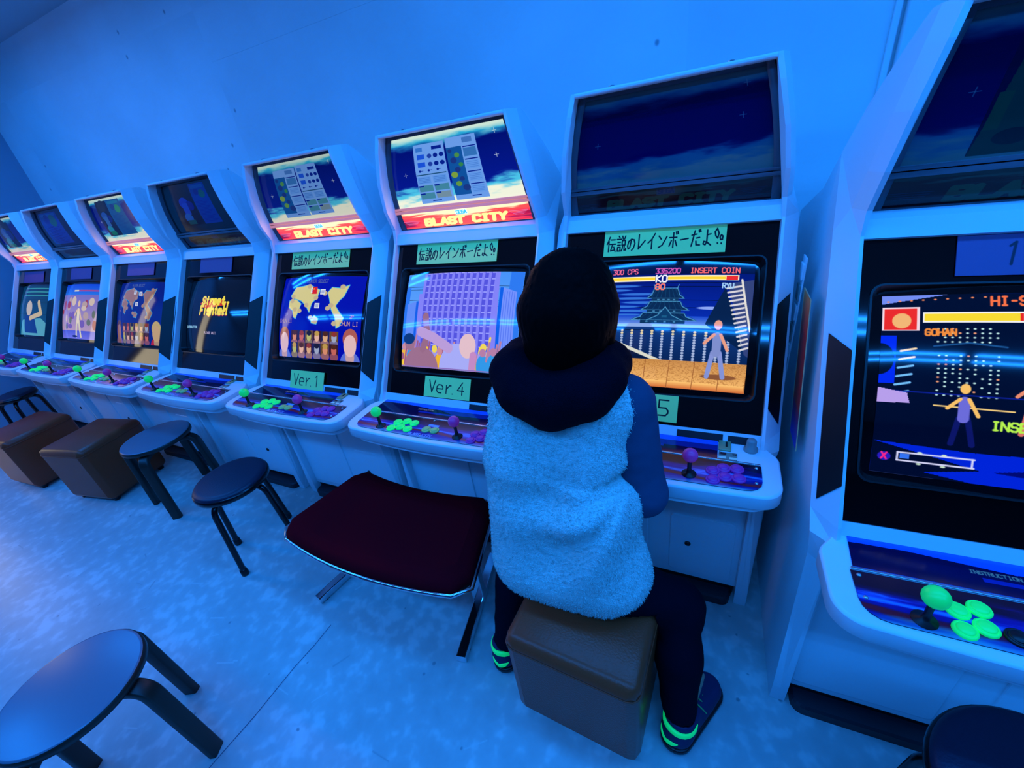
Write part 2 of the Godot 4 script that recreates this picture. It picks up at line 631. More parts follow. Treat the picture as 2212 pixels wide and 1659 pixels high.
func build_cab_meshes() -> void:
	meshes.side_l = side_mesh(-1)
	meshes.side_r = side_mesh(1)
	meshes.back = back_mesh()
	var s := st()
	box(s, Vector3(0, 1.650, -0.115), Vector3(0.505, 0.012, 0.09), 0.004)
	meshes.top = done(s)
	s = st()
	lathe(s, [Vector2(0.009, 0), Vector2(0.009, 0.005), Vector2(0, 0.007)], 10, Transform3D.IDENTITY, false)
	meshes.bolt = done(s)
	# the white bands above and below the glass
	s = st()
	var up := PackedVector3Array([Vector3(0, 1.2625, -0.112), Vector3(0, 1.268, -0.103), Vector3(0, 1.305, -0.118), Vector3(0, 1.316, -0.15), Vector3(0, 1.316, -0.2), Vector3(0, 1.2625, -0.2)])
	var a := PackedVector3Array()
	var b := PackedVector3Array()
	for p in up:
		a.append(p + Vector3(-0.3135, 0, 0))
		b.append(p + Vector3(0.3135, 0, 0))
	loft(s, [a, b])
	meshes.band_top = done(s)
	s = st()
	var xf := bez_xf()
	var l := PackedVector2Array([Vector2(-0.3135, -0.665), Vector2(0.3135, -0.665), Vector2(0.3135, -0.6135), Vector2(-0.3135, -0.6135)])
	loft(s, [lift(l, xf, -0.04), lift(l, xf, 0.006)])
	meshes.band_low = done(s)
	# glass surround with the slanted frame round the tube
	s = st()
	var o := rrect(0.626, 0.613, 0.004, 4)
	var i := rrect(0.572, 0.418, 0.022, 4)
	var ii := rrect(0.552, 0.400, 0.020, 4)
	for k in o.size():
		o[k].y -= 0.3065
		i[k].y -= 0.31
		ii[k].y -= 0.31
	loft(s, [lift(o, Transform3D.IDENTITY, -0.03), lift(o, Transform3D.IDENTITY, 0), lift(i, Transform3D.IDENTITY, 0)], false, false, false)
	meshes.bezel = done(s)
	s = st()
	var i2 := rrect(0.580, 0.426, 0.024, 4)
	for k in i2.size():
		i2[k].y -= 0.31
	loft(s, [lift(i2, Transform3D.IDENTITY, -0.001), lift(i2, Transform3D.IDENTITY, 0.004), lift(i, Transform3D.IDENTITY, 0.004), lift(ii, Transform3D.IDENTITY, -0.026)], false, false, false)
	meshes.tube_frame = done(s)
	meshes.tube = crt(0.284, 0.104, 0.516, -0.0015)
	meshes.screen = crt(0.2625, 0.12, 0.50, 0.0)
	# dark slanted inlays on the side wings
	for sgn in [-1.0, 1.0]:
		s = st()
		var p := []
		for q in [[0.321, 0.246], [0.321, 0.535], [0.3545, 0.577], [0.3545, 0.203]]:
			var t := (float(q[0]) - 0.3213) / 0.0407
			p.append(Vector3(sgn * q[0], -q[1], 0.0272 - 0.0515 * t + 0.0022))
		if sgn > 0:
			quad(s, p[0], p[1], p[2], p[3])
			for k in 4:
				var n: Vector3 = Vector3(0, 0, -0.003)
				quad(s, p[k] + n, p[(k + 1) % 4] + n, p[(k + 1) % 4], p[k])
		else:
			quad(s, p[3], p[2], p[1], p[0])
			for k in 4:
				var n: Vector3 = Vector3(0, 0, -0.003)
				quad(s, p[k], p[(k + 1) % 4], p[(k + 1) % 4] + n, p[k] + n)
		meshes["inlay_l" if sgn < 0 else "inlay_r"] = done(s)
	# marquee
	s = st()
	mq_bar(s, -1.0, -0.925, -0.01, 1.0, -0.02, 0.010)
	mq_bar(s, 0.925, 1.0, -0.01, 1.0, -0.02, 0.010)
	mq_bar(s, -0.925, 0.925, -0.012, 0.03, -0.02, 0.010, 2)
	mq_bar(s, -0.925, 0.925, 0.985, 1.0, -0.02, 0.010, 1)
	meshes.mq_frame = done(s)
	s = st()
	mq_bar(s, -0.985, 0.985, 0.735, 0.760, -0.015, 0.013, 2)
	mq_bar(s, -0.985, 0.985, 0.768, 0.800, -0.015, 0.016, 2)
	meshes.mq_rail = done(s)
	meshes.mq_panel = strip_mesh(-0.93, 0.93, 0.025, 0.735, 0.0)
	meshes.mq_strip = strip_mesh(-0.985, 0.985, 0.80, 0.99, 0.004, 0.0, 8, 3)
	# control deck
	s = st()
	var y := DECK_Y
	loft(s, [flat_loop(deck_loop(0.02), y - 0.072), flat_loop(deck_loop(0.018), y - 0.045)], false, true, false)
	loft(s, [flat_loop(deck_loop(0.018), y - 0.0455), flat_loop(deck_loop(0.004), y - 0.045)], false, false, false)
	group_id = 1
	loft(s, [flat_loop(deck_loop(0.004), y - 0.045), flat_loop(deck_loop(0.0), y - 0.040), flat_loop(deck_loop(0.0), y - 0.005)], true, false, false)
	group_id = 2
	loft(s, [flat_loop(deck_loop(0.0), y - 0.005), flat_loop(deck_loop(0.0015), y - 0.0015), flat_loop(deck_loop(0.005), y)], true, false, true)
	group_id = 0
	meshes.deck = done(s)
	var f := PackedVector2Array()
	f.append(Vector2(-0.312, 0.312))
	f.append(Vector2(-0.312, 0.375))
	for k in 5:
		var t := PI + PI / 2 * k / 4
		f.append(Vector2(-0.272 + 0.04 * cos(t), 0.375 - 0.04 * sin(t)))
	f.append(Vector2(0, 0.421))
	for k in 5:
		var t := -PI / 2 + PI / 2 * k / 4
		f.append(Vector2(0.272 + 0.04 * cos(t), 0.375 - 0.04 * sin(t)))
	f.append(Vector2(0.312, 0.375))
	f.append(Vector2(0.312, 0.312))
	meshes.plate = plate_uv(f, y, 0.0022)
	meshes.card = plate_uv(PackedVector2Array([Vector2(-0.300, 0.222), Vector2(-0.306, 0.302), Vector2(0.206, 0.302), Vector2(0.206, 0.222)]), y, 0.0022)
	meshes.edge = box_mesh(Vector3(-0.0, y + 0.002, 0.307), Vector3(0.62, 0.004, 0.006), 0.001)
	s = st()
	lathe(s, [Vector2(0.0045, 0), Vector2(0.0035, 0.0022), Vector2(0, 0.003)], 10)
	meshes.screw = done(s)
	# push button: rim and domed plunger
	s = st()
	lathe(s, [Vector2(0.0175, 0), Vector2(0.0175, 0.003), Vector2(0.0158, 0.0052), Vector2(0.0138, 0.0052), Vector2(0.0128, 0.0035), Vector2(0.0125, 0.0068), Vector2(0.0105, 0.0084), Vector2(0, 0.009)], 22)
	meshes.button = done(s)
	s = st()
	lathe(s, [Vector2(0.019, 0), Vector2(0.019, 0.0015), Vector2(0.008, 0.004), Vector2(0.0055, 0.02), Vector2(0.0055, 0.052)], 18)
	meshes.stick = done(s)
	s = st()
	ball(s, Vector3(0, 0.063, 0), 0.0195, 22)
	meshes.stick_ball = done(s)
	s = st()
	box(s, Vector3(0, 0.003, 0), Vector3(0.032, 0.006, 0.044), 0.002)
	meshes.coin = done(s)
	meshes.coin_hole = box_mesh(Vector3(0.004, 0.0065, -0.004), Vector3(0.005, 0.002, 0.022))
	meshes.price = box_mesh(Vector3(0, 0.001, 0), Vector3(0.046, 0.002, 0.03))
	s = st()
	lathe(s, [Vector2(0.018, 0), Vector2(0.018, 0.008), Vector2(0.013, 0.010), Vector2(0.0125, 0.032), Vector2(0.010, 0.036), Vector2(0, 0.036)], 20)
	meshes.lock_knob = done(s)
	meshes.label_long = box_mesh(Vector3(0.155, -0.634, 0.0065), Vector3(0.125, 0.024, 0.002))
	meshes.label_short = box_mesh(Vector3(0.262, -0.634, 0.0065), Vector3(0.062, 0.022, 0.002))
	# lower front
	meshes.front = box_mesh(Vector3(0, 0.355, 0.175), Vector3(0.626, 0.59, 0.03), 0.0)
	var door := func(x0: float, x1: float, y0: float, y1: float) -> ArrayMesh:
		var q := st()
		var r := rrect(x1 - x0, y1 - y0, 0.014, 4)
		var g := Transform3D(Basis.IDENTITY, Vector3((x0 + x1) / 2, (y0 + y1) / 2, 0))
		loft(q, [lift(r, g, 0.189), lift(r, g, 0.1935), lift(r, g, 0.195, 0.985)])
		return done(q)
	meshes.door_small = door.call(0.087, 0.292, 0.085, 0.365)
	meshes.door_big = door.call(-0.305, 0.008, 0.085, 0.60)
	meshes.flap = door.call(0.03, 0.292, 0.385, 0.60)
	s = st()
	lathe(s, [Vector2(0.010, 0), Vector2(0.010, 0.004), Vector2(0, 0.005)], 14, Transform3D(Basis(Vector3.RIGHT, PI / 2), Vector3(0.147, 0.235, 0.195)))
	meshes.lock = done(s)
	meshes.post = box_mesh(Vector3(0.05, 0.34, 0.195), Vector3(0.03, 0.53, 0.012), 0.004)
	meshes.plinth = box_mesh(Vector3(0, 0.032, 0.05), Vector3(0.62, 0.064, 0.27), 0.01)
	s = st()
	loft(s, [lift(rrect(0.60, 0.10, 0.03, 4), Transform3D(Basis(Vector3.RIGHT, -PI / 2), Vector3(0, 0, 0.186)), 0.0), lift(rrect(0.60, 0.10, 0.03, 4), Transform3D(Basis(Vector3.RIGHT, -PI / 2), Vector3(0, 0, 0.186)), 0.03), lift(rrect(0.588, 0.088, 0.026, 4), Transform3D(Basis(Vector3.RIGHT, -PI / 2), Vector3(0, 0, 0.186)), 0.037)])
	meshes.kick = done(s)
	meshes.glide = box_mesh(Vector3(0, 0.015, 0), Vector3(0.05, 0.03, 0.05), 0.006)

const B1 := [[-0.137, 0.359], [-0.104, 0.346], [-0.067, 0.351], [-0.140, 0.397], [-0.108, 0.383], [-0.071, 0.389]]
const B2 := [[0.196, 0.360], [0.222, 0.343], [0.254, 0.339], [0.197, 0.396], [0.226, 0.378], [0.258, 0.376]]

func make_cab(i: int, label: String, panel: Material, strip: Material, screen: Material, lit: bool) -> Node3D:
	var c := thing("arcade_cabinet", label, "arcade cabinet", Vector3(CABX[i], 0, 0.276 if i == 7 else 0.0), 0.026 if i == 7 else 0.0, "")
	var white: Material = mats.plastic
	var bz := bez_xf()
	part("side_panel", meshes.side_l, white, c)
	part("side_panel", meshes.side_r, white, c)
	part("back_panel", meshes.back, white, c)
	var top := part("top_panel", meshes.top, white, c)
	for x in [-0.15, 0.15]:
		part("bolt", meshes.bolt, mats.steel, top, Transform3D(Basis.IDENTITY, Vector3(x, 1.655, -0.1)))
	part("upper_band", meshes.band_top, white, c)
	var low := part("lower_band", meshes.band_low, white, c)
	part("side_inlay", meshes.inlay_l, mats.inlay, c, bz)
	part("side_inlay", meshes.inlay_r, mats.inlay, c, bz)
	var fr := part("marquee_frame", meshes.mq_frame, mats.frame, c)
	part("rail_painted_glow" if lit else "rail", meshes.mq_rail, mats.painted_glow_rail if lit else mats.rail, fr)  # no lamp: emission stands in for sign light passing through the rail
	part("marquee_display" if lit else "marquee_panel", meshes.mq_panel, panel, c)
	part("lit_sign_strip" if lit else "sign_strip", meshes.mq_strip, strip, c)
	var be := part("screen_surround", meshes.bezel, mats.black_glass, c, bz)
	part("tube_frame", meshes.tube_frame, mats.black_plastic, be)
	var tu := part("picture_tube", meshes.tube, mats.black_glass, c, bz)
	part("screen", meshes.screen, screen, tu)
	part("control_deck", meshes.deck, white, c)
	var pl := part("control_plate", meshes.plate, mats.plate, c)
	for q in [[-0.300, 0.322], [0.300, 0.322], [-0.300, 0.372], [0.298, 0.382], [0.0, 0.318], [0.0, 0.412]]:
		part("screw", meshes.screw, mats.steel, pl, Transform3D(Basis.IDENTITY, Vector3(q[0], DECK_Y + 0.002, q[1])))
	part("edge_strip", meshes.edge, mats.steel, pl)
	part("instruction_card", meshes.card, mats.card, c)
	var dx := -0.03 if i == 7 else 0.0
	var n1 := 0
	for b in B1:
		n1 += 1
		if i == 7 and n1 in [3]:
			continue
		var bm: Material = mats.green
		if i == 7 and n1 == 6:
			bm = mats.black_plastic
		part("fluorescing_push_button" if bm == mats.green else "button_plug", meshes.button, bm, c, Transform3D(Basis.IDENTITY, Vector3(b[0] + dx, DECK_Y + 0.002, b[1])))  # green buttons glow by their material alone, no lamp inside
	for b in B2:
		part("fluorescing_push_button", meshes.button, mats.purple, c, Transform3D(Basis.IDENTITY, Vector3(b[0] + dx, DECK_Y + 0.002, b[1])))  # slight purple glow put into the material, no lamp inside
	for b in [[0.003, 0.376], [0.037, 0.374]]:
		part("start_button", meshes.button, mats.olive, c, Transform3D(Basis.IDENTITY, Vector3(b[0] + dx, DECK_Y + 0.002, b[1])))
	for k in 2:
		var js := part("joystick", meshes.stick, mats.black_plastic, c, Transform3D(Basis.IDENTITY, Vector3([-0.192, 0.139][k] + dx, DECK_Y + 0.002, [0.393, 0.386][k])))
		part("fluorescing_ball", meshes.stick_ball, mats.green_ball if k == 0 else mats.purple_ball, js)  # ball glow is painted in as material emission
	var cs := part("coin_slot", meshes.coin, mats.brass, c, Transform3D(Basis.IDENTITY, Vector3(0.224, DECK_Y, 0.242)))
	part("slit", meshes.coin_hole, mats.black_plastic, cs)
	part("price_plate", meshes.price, mats.price, c, Transform3D(Basis.IDENTITY, Vector3(0.232, DECK_Y, 0.285)))
	if i >= 6:
		part("lock_knob", meshes.lock_knob, mats.grey_plastic, c, Transform3D(Basis.IDENTITY, Vector3(0.289, DECK_Y, 0.243)))
	var la := part("caution_label", meshes.label_long, mats.label, low, bz)
	part("caution_label", meshes.label_short, mats.label, low, bz)
	part("front_panel", meshes.front, white, c)
	var d := part("door", meshes.door_small, white, c)
	part("lock", meshes.lock, mats.black_plastic, d)
	part("door", meshes.door_big, white, c)
	part("upper_flap", meshes.flap, white, c)
	part("plinth", meshes.plinth, mats.black_plastic, c)
	part("kick_board", meshes.kick, mats.kick, c)
	for sgn in [-1.0, 1.0]:
		part("foot", meshes.glide, mats.black_plastic, c, Transform3D(Basis.IDENTITY, Vector3(sgn * 0.28, 0, 0.17)))
	# the light that the tube and the lit sign give off
	var l := AreaLight3D.new()
	l.area_size = Vector2(0.5, 0.36)
	l.light_color = [Color(0.5, 0.6, 0.75), Color(0.8, 0.65, 0.85), Color(0.45, 0.45, 0.8), Color(0.2, 0.25, 0.4), Color(0.3, 0.35, 0.9), Color(0.5, 0.55, 1.0), Color(0.6, 0.55, 0.6), Color(0.3, 0.3, 0.7)][i]
	l.light_energy = [0.05, 0.07, 0.05, 0.02, 0.05, 0.09, 0.06, 0.05][i]
	l.shadow_enabled = true
	l.area_range = 12.0
	l.area_attenuation = 2.0
	l.transform = Transform3D(Basis(Vector3.LEFT, Vector3(0, 0.8543, -0.5197), -BEZ_N), bz * Vector3(0, -0.31, 0.03))
	l.name = "screen_light"
	c.add_child(l, true)
	if lit:
		var g := AreaLight3D.new()
		g.area_size = Vector2(0.5, 0.06)
		g.light_color = Color(1.0, 0.72, 0.62)
		g.light_energy = 0.06
		g.shadow_enabled = true
		g.area_range = 12.0
		g.area_attenuation = 2.0
		g.transform = Transform3D(Basis(Vector3.LEFT, Vector3.UP, Vector3.FORWARD), mq(0, 0.9, 0.03))
		g.name = "sign_light"
		c.add_child(g, true)
	return c

# ---------------------------------------------------------------- printed marquees and cards
func sky_print(sd: int) -> Image:
	var w := 448
	var h := 288
	var im := canvas(w, h, Color.BLACK)
	noise.seed = sd
	noise.frequency = 0.012
	noise.fractal_octaves = 4
	for y in h:
		for x in w:
			var u := float(x) / w
			var v := float(y) / h
			var n := noise.get_noise_2d(x * 0.55, y * 1.9)
			var c := Color(0.0, 0.04, 0.42).lerp(Color(0.02, 0.10, 0.62), v)
			var top := smoothstep(0.20 + 0.02 * sin(u * 5.0) + 0.10 * n, 0.07, v)
			c = c.lerp(Color(0.16, 0.68, 0.86), top)
			c = c.lerp(Color(0.82, 0.92, 0.86), smoothstep(0.12 + 0.10 * n, 0.02, v))
			var lo := 0.78 - 0.10 * u * u + 0.12 * n
			c = c.lerp(Color(0.30, 0.78, 0.92), smoothstep(lo - 0.06, lo + 0.05, v))
			c = c.lerp(Color(0.97, 0.98, 0.88), smoothstep(lo + 0.06, lo + 0.16, v))
			im.set_pixel(x, y, c)
	for p in [Vector2(0.12, 0.52), Vector2(0.87, 0.42), Vector2(0.90, 0.12)]:
		uvline(im, [p + Vector2(-0.016, 0), p + Vector2(0.016, 0)], 1.4, Color(0.85, 0.9, 0.9))
		uvline(im, [p + Vector2(0, -0.03), p + Vector2(0, 0.03)], 1.4, Color(0.85, 0.9, 0.9))
	return im

func page(im: Image, u0: float, v0: float, u1: float, v1: float, kind: int) -> void:
	# a printed page: 0 button guide, 1 picture column and notes, 2 dark portrait poster, 3 notes
	var f := func(a: float, b: float, c: float, d: float, col: Color) -> void:
		rect(im, lerpf(u0, u1, a), lerpf(v0, v1, b), lerpf(u0, u1, c), lerpf(v0, v1, d), col)
	var o := func(a: float, b: float, r: float, col: Color) -> void:
		oval(im, lerpf(u0, u1, a), lerpf(v0, v1, b), r * (u1 - u0), r * (u1 - u0) * im.get_width() / im.get_height(), col)
	var paper := Color(0.42, 0.62, 0.92) if kind < 2 else Color(0.10, 0.46, 0.72)
	f.call(0.0, 0.0, 1.0, 1.0, paper)
	var ink := Color(0.02, 0.12, 0.55)
	if kind == 0:
		f.call(0.08, 0.05, 0.30, 0.12, Color(0.2, 0.45, 0.8))
		f.call(0.60, 0.06, 0.92, 0.11, ink)
		for r in 2:
			for k in 3:
				o.call(0.50 + k * 0.19, 0.20 + r * 0.13, 0.075, ink.lerp(paper, 0.25 if k == 0 else 0.0))
			f.call(0.10, 0.16 + r * 0.13, 0.34, 0.24 + r * 0.13, Color(0.1, 0.32, 0.85))
		for k in 3:
			o.call(0.14 + k * 0.28, 0.43, 0.04, ink)
			f.call(0.18 + k * 0.28, 0.425, 0.26 + k * 0.28, 0.435, ink)
		f.call(0.03, 0.49, 0.95, 0.51, Color(0.1, 0.3, 0.45))
		for k in 2:
			f.call(0.03 + k * 0.48, 0.53, 0.44 + k * 0.48, 0.65, Color(0.35, 0.58, 0.9))
			for r in 4:
				f.call(0.06 + k * 0.48, 0.55 + r * 0.025, 0.40 + k * 0.48, 0.558 + r * 0.025, Color(0.15, 0.35, 0.7))
			for r in 2:
				f.call(0.03 + k * 0.48, 0.68 + r * 0.13, 0.46 + k * 0.48, 0.79 + r * 0.13, Color(0.25, 0.52, 0.62) if r + k < 2 else Color(0.45, 0.56, 0.62))
				f.call(0.03 + k * 0.48, 0.68 + r * 0.13, 0.18 + k * 0.48, 0.705 + r * 0.13, ink)
		f.call(0.35, 0.95, 0.62, 0.97, ink)
	elif kind == 1:
		f.call(0.55, 0.03, 0.88, 0.11, Color(0.25, 0.45, 0.75))
		f.call(0.0, 0.15, 0.5, 0.92, Color(0.06, 0.32, 0.62))
		for k in 9:
			# plain patches where the page has pictures
			var g := fmod(k * 0.37, 1.0)
			o.call(0.10 + 0.34 * fmod(k * 0.61, 1.0), 0.2 + 0.075 * k, 0.07 + 0.05 * g, Color(0.15, 0.5, 0.3).lerp(Color(0.55, 0.65, 0.2), g) if k % 2 else Color(0.1, 0.2, 0.5))
		o.call(0.62, 0.86, 0.05, Color(0.75, 0.4, 0.4))
		for k in 4:
			f.call(0.54, 0.16 + k * 0.195, 0.95, 0.18 + k * 0.195, ink)
			f.call(0.54, 0.19 + k * 0.195, 0.95, 0.32 + k * 0.195, Color(0.2, 0.45, 0.72) if k == 0 else Color(0.38, 0.6, 0.92))
			for r in 4:
				f.call(0.57, 0.21 + r * 0.026 + k * 0.195, 0.92, 0.217 + r * 0.026 + k * 0.195, Color(0.2, 0.4, 0.75))
		f.call(0.50, 0.94, 0.78, 0.96, ink)
	elif kind == 2:
		f.call(0.0, 0.0, 1.0, 1.0, Color(0.02, 0.05, 0.12))
		o.call(0.5, 0.14, 0.34, Color(0.10, 0.12, 0.06))
		o.call(0.42, 0.42, 0.26, Color(0.10, 0.28, 0.62))
		o.call(0.70, 0.50, 0.22, Color(0.02, 0.10, 0.45))
		f.call(0.28, 0.42, 0.60, 0.72, Color(0.16, 0.36, 0.66))
		o.call(0.35, 0.80, 0.22, Color(0.10, 0.5, 0.62))
		f.call(0.20, 0.86, 0.62, 0.98, Color(0.05, 0.42, 0.28))
	else:
		f.call(0.0, 0.0, 1.0, 1.0, Color(0.02, 0.30, 0.56))
		f.call(0.10, 0.04, 0.9, 0.12, Color(0.05, 0.42, 0.6))
		o.call(0.65, 0.26, 0.2, Color(0.12, 0.5, 0.36))
		o.call(0.35, 0.20, 0.16, Color(0.08, 0.2, 0.5))
		for k in 16:
			f.call(0.10, 0.42 + k * 0.034, 0.55 + 0.35 * fmod(k * 0.71, 1.0), 0.435 + k * 0.034, Color(0.02, 0.20, 0.52))

func strip_print() -> Image:
	var w := 512
	var h := 96
	var im := canvas(w, h, Color.BLACK)
	noise.seed = 8
	noise.frequency = 0.02
	for y in h:
		for x in w:
			var u := float(x) / w
			var v := float(y) / h
			var n := noise.get_noise_2d(x * 0.35, y * 3.0)
			var e := absf(u - 0.5) * 2
			var edge := 0.34 - 0.22 * pow(e, 3) + 0.22 * n - 0.12 * smoothstep(0.25, 0.5, e)
			var c := Color(1.0, 0.30, 0.28).lerp(Color(0.86, 0.05, 0.30), smoothstep(0.5, 0.9, e + n * 0.4) * smoothstep(0.25, 0.6, v))
			c = c.lerp(Color(0.30, 0.0, 0.18), smoothstep(0.62, 0.9, e - absf(v - 0.72) * 1.2 + n * 0.3) * 0.6)
			c = c.lerp(Color(1.0, 0.96, 0.74), smoothstep(edge + 0.12, edge - 0.06, v))
			c = c.lerp(Color(1.0, 0.55, 0.40), smoothstep(0.86, 0.97, v) * 0.6)
			im.set_pixel(x, y, c)
	for k in 4:
		uvline(im, [Vector2(0.03 + 0.01 * k, 0.52 + 0.07 * k), Vector2(0.16 - 0.01 * k, 0.53 + 0.07 * k)], 1.6, Color(0.75, 0.6, 0.8))
		uvline(im, [Vector2(0.83 + 0.01 * k, 0.44 + 0.07 * k), Vector2(0.95 - 0.01 * k, 0.43 + 0.07 * k)], 1.6, Color(0.75, 0.6, 0.8))
	rect(im, 0.455, 0.06, 0.545, 0.36, Color(0.92, 1.0, 1.0))
	text(im, "SEGA", Vector2(237, 10), 18, 4.0, Color(0.25, 0.75, 0.95), 0.62)
	text(im, "BLAST CITY", Vector2(104, 45), 36, 14.5, Color(1.0, 0.93, 0.58), 0.98, 0.12)
	return im

# ---------------------------------------------------------------- what the tubes show
func scr() -> Image:
	return canvas(448, 328, Color.BLACK)

func map_screen(im: Image, land: Color, sea: Color) -> void:
	im.fill(sea)
	text(im, "PLAYER SELECT", Vector2(152, 12), 13, 2.2, Color(0.35, 0.42, 0.62), 0.80)
	var rim := Color(0.25, 0.7, 0.9)
	var lands := [
		[0.14, 0.24, 0.20, 0.13, 0.30, 0.12, 0.38, 0.10, 0.45, 0.14, 0.52, 0.17, 0.50, 0.26, 0.44, 0.33, 0.42, 0.44, 0.37, 0.36, 0.30, 0.30, 0.20, 0.27],
		[0.13, 0.30, 0.22, 0.28, 0.30, 0.34, 0.27, 0.44, 0.24, 0.52, 0.21, 0.50, 0.19, 0.42, 0.13, 0.38],
		[0.62, 0.20, 0.66, 0.14, 0.76, 0.15, 0.84, 0.11, 0.80, 0.24, 0.76, 0.29, 0.72, 0.36, 0.76, 0.42, 0.82, 0.50, 0.78, 0.60, 0.75, 0.62, 0.73, 0.50, 0.68, 0.40, 0.65, 0.28],
		[0.45, 0.53, 0.49, 0.48, 0.54, 0.52, 0.52, 0.58, 0.46, 0.57],
	]
	for pass_ in 2:
		for l in lands:
			var p := []
			for k in range(0, l.size(), 2):
				p.append(Vector2(l[k], l[k + 1]))
			if pass_ == 0:
				p.append(p[0])
				uvline(im, p, 6.0, rim)
			else:
				poly(im, p, land)
				for k in range(0, p.size(), 3):
					oval(im, p[k].x * 0.85 + 0.06, p[k].y * 0.9 + 0.03, 0.03, 0.03, land.lerp(Color(0.7, 0.6, 0.55), 0.5))
	for q in [[0.44, 0.17], [0.56, 0.19], [0.51, 0.36]]:
		rect(im, q[0] - 0.03, q[1] - 0.03, q[0] + 0.03, q[1] + 0.035, Color(0.88, 0.9, 0.95))
		rect(im, q[0] - 0.018, q[1] - 0.018, q[0] + 0.018, q[1] + 0.022, Color(0.65, 0.7, 0.85))

func heads_grid(im: Image) -> void:
	# a grid of plain head-and-shoulder tiles
	var skin := [Color(0.85, 0.55, 0.42), Color(0.78, 0.40, 0.36), Color(0.72, 0.72, 0.40), Color(0.90, 0.70, 0.62), Color(0.86, 0.66, 0.50), Color(0.62, 0.66, 0.78)]
	for r in 2:
		for k in 6:
			var u := 0.195 + k * 0.098
			var v := 0.665 + r * 0.15
			rect(im, u, v, u + 0.098, v + 0.15, [Color(0.22, 0.10, 0.16), Color(0.12, 0.14, 0.34), Color(0.42, 0.30, 0.14)][(k + r) % 3])
			var s: Color = skin[(k + r * 2) % 6]
			oval(im, u + 0.049, v + 0.15, 0.047, 0.05, s.lerp(Color(0.3, 0.2, 0.4), 0.5))
			oval(im, u + 0.049, v + 0.072, 0.030, 0.058, s)
			oval(im, u + 0.049, v + 0.03, 0.031, 0.032, [Color(0.3, 0.15, 0.1), Color(0.75, 0.6, 0.3), Color(0.1, 0.1, 0.2), Color(0.55, 0.2, 0.15)][(k * 3 + r) % 4])

func big_head(im: Image, u: float, hair: Color, skin: Color, wear: Color) -> void:
	# a plain large head without features
	oval(im, u, 1.02, 0.10, 0.14, wear)
	oval(im, u, 0.95, 0.045, 0.10, skin.lerp(Color(0.4, 0.3, 0.4), 0.25))
	oval(im, u, 0.74, 0.075, 0.12, hair)
	oval(im, u, 0.82, 0.065, 0.13, skin)

func plain_figure(im: Image, u: float, v: float, k: float, shirt: Color, legs: Color, skin: Color) -> void:
	# a plain standing figure, feet at v
	var a := 448.0 / 328.0
	uvline(im, [Vector2(u - 0.02 * k, v - 0.16 * k * a), Vector2(u - 0.045 * k, v)], 13 * k, legs)
	uvline(im, [Vector2(u + 0.02 * k, v - 0.16 * k * a), Vector2(u + 0.05 * k, v)], 13 * k, legs)
	uvline(im, [Vector2(u, v - 0.27 * k * a), Vector2(u, v - 0.16 * k * a)], 24 * k, shirt)
	uvline(im, [Vector2(u - 0.02 * k, v - 0.28 * k * a), Vector2(u - 0.075 * k, v - 0.22 * k * a)], 9 * k, skin)
	uvline(im, [Vector2(u + 0.02 * k, v - 0.28 * k * a), Vector2(u + 0.065 * k, v - 0.18 * k * a)], 9 * k, skin)
	oval(im, u, v - 0.345 * k * a, 0.026 * k, 0.034 * k * a, skin)

